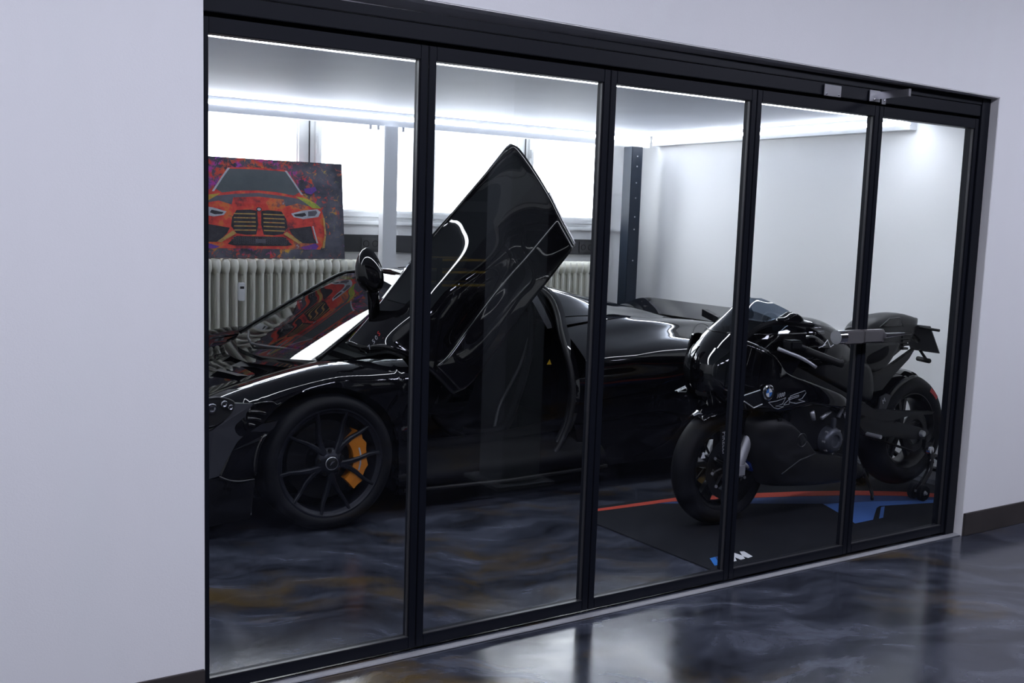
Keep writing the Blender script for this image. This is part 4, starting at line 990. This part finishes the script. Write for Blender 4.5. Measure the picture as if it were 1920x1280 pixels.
MB().lathe([(.070, .095), (.110, .095), (.110, .10), (.070, .10), (.070, .095)], n=36).build('brake_disc', 'disc', rw, smooth=True, angle=30)
# red maker's mark on the rear tyre flank
rk = MB()
for k_ in range(7):
    a = math.radians(44+k_*2.7); rk.add([(.255*math.cos(a+d), -.0985, .255*math.sin(a+d)) for d in (-.018, .018)]+[(.280*math.cos(a+d), -.0955, .280*math.sin(a+d)) for d in (.014, -.018)], [(0, 1, 2, 3)])
rk.build('tyre_mark', 'red', rw)
wm = MB().add([(-.198, -.066, .066), (-.165, -.066, .066), (-.182, -.066, .10)], [(0, 1, 2)]); wm.build('tyre_mark', 'white', fw)
# front mudguard
G = []
for d in range(0, 25):
    a = math.radians(38+d*3.6)
    G.append([((.312+.012*math.cos(p))*math.cos(a), .078*math.sin(p)*(.75 if d > 21 else 1), .30+(.290+.030*math.cos(p))*math.sin(a)) for p in [math.radians(q) for q in range(-88, 89, 16)]])
MB().grid(G).build('front_mudguard', 'paint', BK, smooth=True, solid=0.004)
both(MB().pillow([(-.02, .58), (.10, .60), (.16, .52), (.12, .40), (.05, .36), (.02, .48)], -.078, -.094), 'mudguard_side', 'paint', smooth=True, angle=50)
for L_ in ([(-0.214,0.573),(-0.182,0.581),(-0.146,0.575),(-0.159,0.558),(-0.138,0.564)],):
    MB().tube([(x, -.02, z) for x, z in L_], .003, 6).build('mudguard_highlight', 'greyprint', BK)  # grey line painted as the highlights on the mudguard's front tip
# forks
for s_ in (-1, 1):
    f = MB().tube([(.015, s_*.105, .29), (.045, s_*.105, .36), (.105, s_*.105, .50)], [.024, .026, .026], 14).build('fork_leg', 'alu', BK, smooth=True, angle=50)
    MB().tube([(.105, s_*.105, .50), (.20, s_*.105, .72), (.29, s_*.105, .93)], [.032, .032, .032], 14).build('fork_tube', 'satin', BK, smooth=True, angle=50)
    MB().box(-.03, .055, s_*.105-.03, s_*.105+.03, .262, .335).build('axle_clamp', 'alu', BK, bevel=.012)
    ca = MB().prism([(.078, .41), (.118, .43), (.150, .40), (.165, .33), (.150, .285), (.115, .275), (.092, .30), (.10, .35)], s_*.055-.0, s_*.055+s_*.060)
    co = ca.build('brake_caliper', 'blue_cal', BK, bevel=.006)
    for x, z in ((.118, .385), (.132, .325)): MB().lathe([(0, -.004), (.014, -.004), (.017, 0)], (x, s_*.118, z), n=14).build('caliper_piston', 'blue_cal', co, smooth=True)
    MB().tube([(.06, s_*.10, .33), (.10, s_*.10, .30), (.13, s_*.10, .295)], .010, 8).build('caliper_mount', 'alu', BK, smooth=True)
    MB().tube(cr_pts([(.115, s_*.09, .42), (.15, s_*.11, .52), (.21, s_*.12, .62), (.20, s_*.12, .72)], 16), .005, 6).build('brake_hose', 'seal', BK, smooth=True)
tl = [(-0.137,0.516),(-0.127,0.4)]
fg = MB().prism([(tl[0][0]-.02, tl[0][1]+.02), (tl[0][0]+.03, tl[0][1]+.03), (tl[1][0]+.03, tl[1][1]-.03), (tl[1][0]-.02, tl[1][1]-.02)], -.150, -.142).build('fork_guard', 'satin', BK, bevel=.002)
text_mesh('PIRELLI', .036, 'lettering', 'greyprint', fg, basis(((tl[0][0]+tl[1][0])/2, -.152, (tl[0][1]+tl[1][1])/2), (tl[1][0]-tl[0][0], 0, tl[1][1]-tl[0][1]), (1, 0, 0)))
MB().box(.20, .36, -.125, .125, .86, .90).build('triple_clamp', 'satin', BK, bevel=.01)
# nose cowl and screen
lev = [(.60, -.085, .05, .10), (.65, -.13, .13, .15), (.71, -.172, .185, .20), (.78, -.192, .212, .25), (.855, -.177, .220, .30), (.93, -.118, .212, .33), (.985, -.055, .195, .35),
       (1.035, .010, .168, .36), (1.085, .072, .128, .29), (1.120, .112, .085, .225), (1.142, .145, .035, .19)]
LV = cr_pts([(z, a, b, c_) for z, a, b, c_ in lev], 44); NG = []
for z, xf, w_, xr in LV:
    NG.append([(xr-(xr-xf)*max(0, math.cos(t))**.5, w_*math.sin(t), z) for t in [PI/2*(-1+2*q/28) for q in range(29)]])
ks = next(i for i, l_ in enumerate(LV) if l_[0] > .975)
MB().grid(NG[:ks+1]).build('nose_cowl', 'paint', BK, smooth=True)
scn = MB().grid(NG[ks:]).build('screen', 'smoke', BK, smooth=True)
MB().tube([NG[ks][q] for q in range(29)], .004, 6).build('screen_edge', 'paint', scn, smooth=True)
# lamps and intake in the nose
for s_ in (-1, 1):
    lp = offset_grid([[NG[i][q] for q in (range(16, 25) if s_ > 0 else range(4, 13))] for i in range(11, 22)], .004, Vector((-1, s_*.5, 0)))
    MB().grid(lp).build('head_lamp', 'darkglass', BK, smooth=True)
MB().box(-.155, -.10, -.05, .05, .66, .71).build('ram_intake', 'seal', BK, bevel=.01)
# cockpit
MB().box(.14, .22, -.10, .10, .965, 1.03).build('instrument', 'satin', BK, bevel=.01)
# side cowls with crease
sideA = [(-0.303,0.809),(-0.254,0.882),(-0.154,0.928),(-0.038,0.954),(0.056,0.919),(0.171,0.814),(0.421,0.731),(0.686,0.642),(0.746,0.564),(0.601,0.575),(0.434,0.604),(0.277,0.589),(0.124,0.59),(-0.045,0.614),(-0.2,0.641),(-0.31,0.725)]
sideA = [(max(x, -.11+.25*abs(z-.78)), z) for x, z in cr_pts(sideA, 60, True)]
a_, b_ = both(MB().pillow(sideA, -.165, -.245, .30, 6), 'side_cowl', 'paint', smooth=True)
cowl_near = a_
low = [(0.066,0.554),(0.154,0.584),(0.264,0.559),(0.392,0.458),(0.503,0.362),(0.673,0.333),(0.852,0.28),(0.973,0.2),(0.924,0.155),(0.629,0.155),(0.34,0.179),(0.181,0.209),(0.112,0.295),(0.067,0.421)]
both(MB().pillow(cr_pts(low, 60, True), -.10, -.205, .32, 6), 'belly_pan', 'seal', smooth=True)
l_ = [(0.231,0.275),(0.359,0.333),(0.477,0.354)]
MB().tube([(x, -.205, z) for x, z in l_], .004, 6).build('belly_edge', 'frame_edge', BK, smooth=True)
l_ = [(0.289,0.236),(0.407,0.25),(0.526,0.276)]
MB().tube([(x, -.195, z) for x, z in l_], .004, 6).build('belly_edge', 'frame_edge', BK, smooth=True)
# winglets
wl = [(-0.145,0.709),(-0.039,0.728),(-0.018,0.659),(-0.075,0.645),(-0.142,0.681)]
wo_ = MB().prism(wl, -.272, -.250).build('winglet', 'carbon', BK, bevel=.003)
for a, b in ((0, 1), (3, 2), (4, 3)):
    MB().tube([(wl[a][0], -.274, wl[a][1]), (wl[b][0], -.274, wl[b][1])], .0028, 6).build('winglet_edge', 'alu', wo_)
wf = [(-0.071,0.638),(0.042,0.673),(0.084,0.676),(0.075,0.646),(0.045,0.63)]
wo_ = MB().prism(wf, .255, .285).build('winglet', 'carbon', BK, bevel=.003)
for a, b in ((0, 1), (1, 2), (2, 3), (3, 4), (4, 0)):
    MB().tube([(wf[a][0], .253, wf[a][1]), (wf[b][0], .253, wf[b][1])], .0028, 6).build('winglet_edge', 'white', wo_)
wf = [(-0.046,0.617),(-0.017,0.631),(0.059,0.618),(0.116,0.583),(0.027,0.598)]
MB().prism(wf, .18, .235).build('winglet', 'lamp', BK, bevel=.003)
# roundel, numbers and outlined letters on the near cowl
bc = [(0.033,0.709)][0]
rd = MB().lathe([(0, -.003), (.030, -.003), (.034, -.005), (.038, -.002), (.038, .004)], (bc[0], -.262, bc[1]), n=36).build('roundel', 'chrome', BK, smooth=True, angle=40)
MB().lathe([(0, -.0042), (.033, -.0042)], (bc[0], -.262, bc[1]), n=36).build('roundel_ring', 'seal', rd)
for q in range(4):
    a0 = PI/2*q+.12
    pts = [(bc[0], -.2666, bc[1])]+[(bc[0]+.021*math.cos(a0+PI/2*k_/8), -.2666, bc[1]+.021*math.sin(a0+PI/2*k_/8)) for k_ in range(9)]
    MB().add(pts, [tuple(range(10))]).build('roundel_quarter', 'white' if q % 2 == 0 else 'blueprint', rd)
for ch, (x, z) in zip(('B', 'M', 'W'), ((-.022, .016), (0, .0275), (.022, .016))):
    text_mesh(ch, .010, 'roundel_letter', 'white', rd, basis((bc[0]+x, -.2669, bc[1]+z), (1, 0, -x*30), (0, 0, 1)), extrude=0.0001)
tn = [(0.073,0.682),(0.17,0.694)]
text_mesh('1000', .030, 'number_print', 'greyprint', cowl_near, basis(((tn[0][0]+tn[1][0])/2, -.258, (tn[0][1]+tn[1][1])/2), (tn[1][0]-tn[0][0], 0, tn[1][1]-tn[0][1]), (0, 0, 1)), shear=.4)
def outline(L_, closed=True):
    P = [(x, -.254, z) for x, z in L_]
    MB().tube(P+([P[0]] if closed else []), .0016, 5).build('letter_outline', 'greyprint', cowl_near)
outline([(0.193,0.667),(0.199,0.68),(0.302,0.7),(0.311,0.688),(0.286,0.663),(0.259,0.657),(0.307,0.646),(0.242,0.64),(0.199,0.648)])
outline([(0.185,0.67),(0.261,0.681),(0.258,0.673),(0.19,0.662)])
outline([(0.047,0.659),(0.106,0.662),(0.166,0.674),(0.146,0.644),(0.098,0.637),(0.155,0.63),(0.118,0.622),(0.087,0.63)])
outline([(0.161,0.645),(0.197,0.667),(0.192,0.64),(0.154,0.638)])
# tank and rider area
tank = loftx([(.30, .88, .905, .01), (.325, .85, .965, .06), (.37, .80, 1.010, .125), (.44, .78, 1.038, .172), (.56, .76, 1.036, .182), (.66, .75, 1.005, .175), (.76, .74, .945, .150), (.86, .74, .865, .125), (.92, .75, .825, .10)], 44, 32, 2.6)
tk = tank.build('tank', 'paint', BK, smooth=True, angle=60)
tc_ = [(0.237,0.939),(0.32,0.957),(0.43,0.964),(0.515,0.929),(0.593,0.892),(0.544,0.886),(0.445,0.899),(0.327,0.893)]
MB().pillow(cr_pts(tc_, 30, True), -.168, -.192, .35).build('tank_cover', 'paint', tk, smooth=True)
for L_ in ([(0.481,0.904),(0.518,0.938),(0.543,0.901),(0.566,0.911)], [(0.453,0.9),(0.505,0.914)]):
    MB().tube([(x, -.195, z) for x, z in L_], .0022, 5).build('tank_print', 'white', tk)
MB().lathe([(0, .006), (.030, .006), (.036, 0)], (.46, 0, 1.036), axis='z', n=24).build('filler_cap', 'satin', tk, smooth=True, angle=30)
seat_ = loftx([(.86, .74, .835, .10), (.95, .76, .855, .135), (1.05, .78, .88, .145), (1.14, .80, .93, .12)], 20, 24, 3)
seat_.build('rider_seat', 'leather', BK, smooth=True)
tail = loftx([(.98, .74, .965, .09), (1.04, .735, 1.005, .115), (1.12, .75, 1.028, .118), (1.22, .785, 1.040, .108), (1.32, .835, 1.040, .092), (1.41, .895, 1.025, .072), (1.46, .945, 1.014, .05), (1.49, .985, 1.010, .03)], 40, 32, 3.2)
ta = tail.build('tail_unit', 'satin', BK, smooth=True, angle=60)
tpad = [(1.054,0.981),(1.122,1.026),(1.206,1.03),(1.24,0.981),(1.184,0.977)]
MB().pillow(tpad, -.112, -.121, .25).build('tail_panel', 'paint', ta, smooth=True)
MB().tube([(x, -.119, z) for x, z in [(1.034,0.98),(1.111,1.024),(1.195,1.028),(1.239,0.976)]], .003, 6).build('tail_trim', 'frame_edge', ta, smooth=True)
for k_ in range(5):
    g = [(1.245,0.938),(1.344,0.917)]
    z = g[0][1]-k_*.022; MB().box(g[0][0]+k_*.004, g[0][0]+.085-k_*.006, -.112, -.092, z-.006, z+.006).build('tail_slat', 'seal', ta)
sp_ = [(0.781,0.881),(1.009,0.901),(1.232,0.892),(1.203,0.828),(1.119,0.749),(0.984,0.727),(0.846,0.763)]
MB().pillow(cr_pts(sp_, 30, True), -.09, -.128, .3).build('seat_panel', 'satin', BK, smooth=True)
und = [(0.992,0.72),(1.218,0.762),(1.41,0.844),(1.359,0.785),(1.235,0.701),(1.141,0.622),(1.027,0.615)]
both(MB().prism(und, -.085, -.06), 'subframe_cover', 'satin')
sc_ = [(0.56,0.899),(0.709,0.882),(0.854,0.819),(0.986,0.76),(1.017,0.577),(0.871,0.599),(0.645,0.688),(0.506,0.747),(0.505,0.835)]
both(MB().pillow(cr_pts(sc_, 30, True), -.10, -.148, .3), 'side_cover', 'satin', smooth=True)
# plate hanger
MB().tube([(1.40, 0, .92), (1.50, 0, .90), (1.55, 0, .87)], .016, 8).build('plate_arm', 'satin', BK, smooth=True)
pl = MB().add([(1.515, -.095, .965), (1.515, .095, .965), (1.625, .095, .805), (1.625, -.095, .805), (1.520, -.095, .968), (1.520, .095, .968), (1.630, .095, .808), (1.630, -.095, .808)], [(0, 1, 2, 3), (7, 6, 5, 4), (0, 4, 5, 1), (1, 5, 6, 2), (2, 6, 7, 3), (3, 7, 4, 0)]).build('plate_holder', 'plate', BK)
MB().tube([(1.56, -.01, .82), (1.60, -.03, .765)], .008, 6).build('reflector_arm', 'seal', pl)
MB().tube([(1.565, -.075, .762), (1.60, .025, .762)], .014, 10).build('reflector', 'seal', pl, smooth=True)
MB().tube([(1.50, -.04, .955), (1.51, -.16, .95)], .008, 8).tube([(1.50, .04, .955), (1.51, .16, .95)], .008, 8).build('indicator', 'seal', BK)
# frame spar, engine, covers
spar = [(0.21,0.827),(0.296,0.817),(0.521,0.728),(0.786,0.621),(0.973,0.538),(1.007,0.441),(0.875,0.418),(0.756,0.503),(0.49,0.636),(0.231,0.772)]
both(MB().prism(spar, -.185, -.145), 'frame_spar', 'satin', bevel=.008)
eng = MB().box(.30, .62, -.16, .16, .34, .62).build('engine_block', 'satin', BK, bevel=.02)
MB().box(.55, .86, -.15, .15, .26, .58).build('gearbox', 'satin', BK, bevel=.03)
MB().prism([(.26, .52), (.36, .72), (.56, .70), (.62, .56), (.60, .50)], -.15, .15).build('cylinder_head', 'satin', BK, bevel=.015)
for k_ in range(7): MB().box(.20, .225, -.19, .19, .36+k_*.045, .375+k_*.045).build('radiator_fin', 'seal', BK)
cc = [(0.61,0.408)][0]
cvr = MB().lathe([(0, -.03), (.030, -.034), (.034, -.044), (.050, -.044), (.060, -.036), (.070, -.020), (.074, .03)], (cc[0], -.175, cc[1]), n=40).build('clutch_cover', 'cast', BK, smooth=True, angle=40)
for q in range(8):
    a = 2*PI*q/8; MB().lathe([(0, -.046), (.006, -.046), (.007, -.03)], (cc[0]+.066*math.cos(a), -.175+.018, cc[1]+.066*math.sin(a)), n=8).build('cover_bolt', 'alu', cvr)
MB().box(cc[0]-.014, cc[0]+.012, -.205, -.185, cc[1]+.06, cc[1]+.12).build('cover_lug', 'cast', cvr, bevel=.004)
for (p0, p1), rr in zip(([(0.44,0.576),(0.457,0.528)], [(0.518,0.531),(0.581,0.563)], [(0.652,0.526),(0.694,0.608)], [(0.701,0.545),(0.733,0.486)]), (.014, .011, .010, .009)):
    MB().tube([(p0[0], -.19, p0[1]), (p1[0], -.192, p1[1])], [rr, rr*.8], 10).build('linkage', 'alu', BK, smooth=True)
# shell badge on the belly
sb = [(0.353,0.434)][0]
shp = [(.034*math.cos(a)*(1.0), .034*math.sin(a)) for a in [math.radians(-62+q*(304/14)) for q in range(15)]]
MB().tube([(sb[0]+x, -.214, sb[1]+z+.004) for x, z in [(z_, x_) for x_, z_ in shp]], .0015, 5, cap=False).build('shell_badge', 'frame_edge', BK)
for k_ in range(5):
    a = math.radians(50+k_*20); MB().tube([(sb[0], -.214, sb[1]-.024), (sb[0]+.030*math.cos(a), -.214, sb[1]+.004+.030*math.sin(a))], .0010, 4).build('shell_rib', 'frame_edge', BK)
# handlebars, levers, mirrors
gp = [(0.182,0.934),(0.237,0.916),(0.424,0.847)]
for s_ in (-1, 1):
    MB().tube([(.27, s_*.11, .915), (gp[0][0], s_*.20, gp[0][1]+.01), (gp[1][0], s_*.30, gp[1][1])], .014, 10).build('clip_on', 'satin', BK, smooth=True)
    MB().tube([(gp[1][0]-.02, s_*.26, gp[1][1]+.008), (gp[2][0]-.02, s_*.36, gp[2][1]), (gp[2][0], s_*.37, gp[2][1]-.002)], [.018, .018, .021], 12).build('grip', 'seal', BK, smooth=True)
    lvp = [(0.071,0.921),(0.117,0.903),(0.18,0.88),(0.228,0.854),(0.257,0.832)]
    MB().tube(cr_pts([(x, s_*(.27+.02*i), z) for i, (x, z) in enumerate(lvp)], 14), [.009]*10+[.008]*4, 8).build('lever', 'alu', BK, smooth=True)
    MB().box(gp[0][0]-.05, gp[0][0]+.03, s_*.27-.03, s_*.27+.03, gp[0][1]-.02, gp[0][1]+.025).build('switch_block', 'satin', BK, bevel=.008)
ms = [(-0.106,0.956),(-0.053,1.005),(0.002,1.041),(0.112,1.046),(0.218,1.038)]
yy = (-.20, -.23, -.26, -.30, -.34)
G = []
for (x, z), y in zip(cr_pts(ms, 5), yy):
    G.append([(x-.006, y, z+.012), (x+.01, y-.01, z), (x+.006, y, z-.014), (x-.01, y+.01, z), (x-.006, y, z+.012)])
mst = MB().grid(surf(G, 14, 5)).build('mirror_stalk', 'satin', BK, smooth=True, angle=40)
mh = [(-0.017,1.065),(0.031,1.093),(0.074,1.105),(0.137,1.071),(0.109,1.051)]
MB().pillow(cr_pts(mh, 24, True), -.33, -.375, .35).pillow(cr_pts(mh, 24, True), -.33, -.315, .2).build('mirror_head', 'paint', mst, smooth=True, angle=60)
mf_ = [[(0.218,0.958)][0], [(0.218,0.997)][0], [(0.205,1.007)][0], [(0.151,1.036)][0]]
yy = (.24, .27, .29, .32); G = []
for (x, z), y in zip(mf_, yy): G.append([(x-.020, y, z+.020), (x+.020, y, z+.018), (x+.020, y, z-.018), (x-.020, y, z-.016), (x-.020, y, z+.020)])
MB().grid(G).add(G[-1][:-1], [(0, 1, 2, 3)]).build('mirror_stalk', 'satin', BK)
# swing arm, chain guard, hugger, pegs, exhaust
for s_ in (-1, 1):
    sw = [(.84, .50), (1.0, .50), (1.20, .45), (1.42, .40), (1.52, .375), (1.52, .345), (1.42, .325), (1.18, .36), (.95, .40), (.84, .42)]
    MB().prism(sw, s_*.125-.02, s_*.125+.02).build('swing_arm', 'satin', BK, bevel=.008)
    MB().lathe([(0, s_*.165), (.016, s_*.165), (.020, s_*.15), (.020, s_*.10)], (1.44, 0, .362), n=16).build('axle_nut', 'alu', BK, smooth=True, angle=30)
cg_ = [(0.896,0.54),(0.999,0.535),(1.283,0.505),(1.531,0.483),(1.503,0.47),(1.286,0.477),(1.156,0.461),(1.007,0.473),(0.9,0.505)]
MB().prism(cg_, -.165, -.12).build('chain_guard', 'satin', BK, bevel=.004)
ch = MB().tube([(1.44, -.10, .475), (.90, -.10, .50)], .008, 6).tube([(1.44, -.10, .250), (.90, -.10, .41)], .008, 6); ch.build('chain', 'disc', BK)
G = []
for d in range(0, 16):
    a = math.radians(95+d*5.2); R_ = .350
    G.append([(1.44+(R_+.012*math.cos(p))*math.cos(a), .115*math.sin(p), .362+(R_-.025+.030*math.cos(p))*math.sin(a)) for p in [math.radians(q) for q in range(-90, 91, 15)]])
hg = MB().grid(G).build('hugger', 'paint', BK, smooth=True, solid=0.004)
hs = [(1.064,0.524),(1.074,0.592),(1.127,0.609),(1.167,0.594),(1.144,0.548),(1.129,0.519)]
MB().prism(hs, -.128, -.118).build('hugger_side', 'dgrey', BK)
hb = [(1.1,0.569)][0]
text_mesh('M', .035, 'hugger_print', 'greyprint', hg, basis((hb[0], -.130, hb[1]), (1, 0, .8), (-.4, 0, 1)), shear=.2)
for s_ in (-1, 1):
    MB().prism([(.78, .50), (.86, .52), (.93, .43), (.90, .40), (.84, .44)], s_*.19-.012, s_*.19+.012).build('peg_plate', 'satin', BK, bevel=.004)
    MB().tube([(.88, s_*.20, .42), (.88, s_*.29, .42)], .011, 8).build('foot_peg', 'alu', BK, smooth=True, angle=40)
ex = MB().tube(cr_pts([(.40, .06, .22), (.70, .08, .19), (.90, .14, .22), (1.02, .20, .34), (1.22, .22, .46)], 24), [.03]*10+[.03+.004*i for i in range(10)]+[.062]*4, 14).build('exhaust', 'disc', BK, smooth=True, angle=50)
MB().tube(cr_pts([(.24, -.06, .56), (.20, -.05, .40), (.27, -.05, .26), (.42, -.03, .20), (.60, .03, .18)], 20), .022, 10).build('exhaust_header', 'disc', BK, smooth=True)
MB().tube(cr_pts([(.95, -.14, .20), (.99, -.15, .13), (1.0, -.17, .08), (.97, -.20, .05)], 14), .010, 8).build('side_stand', 'satin', BK, smooth=True)

# ================================================================== paddock stand under the rear wheel
PS = thing('paddock_stand', 'black paddock stand lifting the rear wheel of the motorcycle', 'stand', (5.04, 0.687, 0.006), 0.022)
for s_ in (-1, 1):
    wh = MB().lathe([(.018, -.016), (.040, -.016), (.046, -.010), (.046, .010), (.040, .016), (.018, .016)], (0, 0, 0), n=24).build('stand_wheel', 'rubber', PS, smooth=True, loc=(-.07, s_*.235, .046), angle=40)
    MB().lathe([(0, -.018), (.010, -.018), (.014, -.012)], n=12).build('wheel_hub', 'alu', wh, smooth=True)
    wh2 = MB().lathe([(.018, -.016), (.040, -.016), (.046, -.010), (.046, .010), (.040, .016), (.018, .016)], (0, 0, 0), n=24).build('stand_wheel', 'rubber', PS, smooth=True, loc=(-.07, s_*.175, .046), angle=40)
    MB().tube([(-.07, s_*.26, .046), (-.07, s_*.15, .046)], .008, 8).build('wheel_axle', 'alu', PS)
    MB().tube(cr_pts([(-.07, s_*.205, .06), (.02, s_*.205, .16), (.05, s_*.20, .24), (.36, s_*.17, .09), (.40, s_*.12, .075)], 20), .016, 10).build('side_tube', 'paint', PS, smooth=True)
    MB().tube([(.03, s_*.205, .20), (.02, s_*.19, .30)], .016, 8).build('lift_post', 'paint', PS, smooth=True)
    MB().prism([(-.03, .29), (.05, .29), (.06, .34), (.035, .315), (-.005, .315), (-.03, .34)], s_*.185-.012, s_*.185+.012).build('lift_fork', 'satin', PS, bevel=.003)
    MB().lathe([(0, -.024), (.020, -.024), (.026, -.010), (.026, .010), (.02, .024), (0, .024)], (.02, s_*.185, .275), n=14).build('bobbin', 'chrome', PS, smooth=True, angle=40)
MB().tube([(.40, -.12, .075), (.40, .12, .075)], .016, 10).build('handle_tube', 'paint', PS, smooth=True)
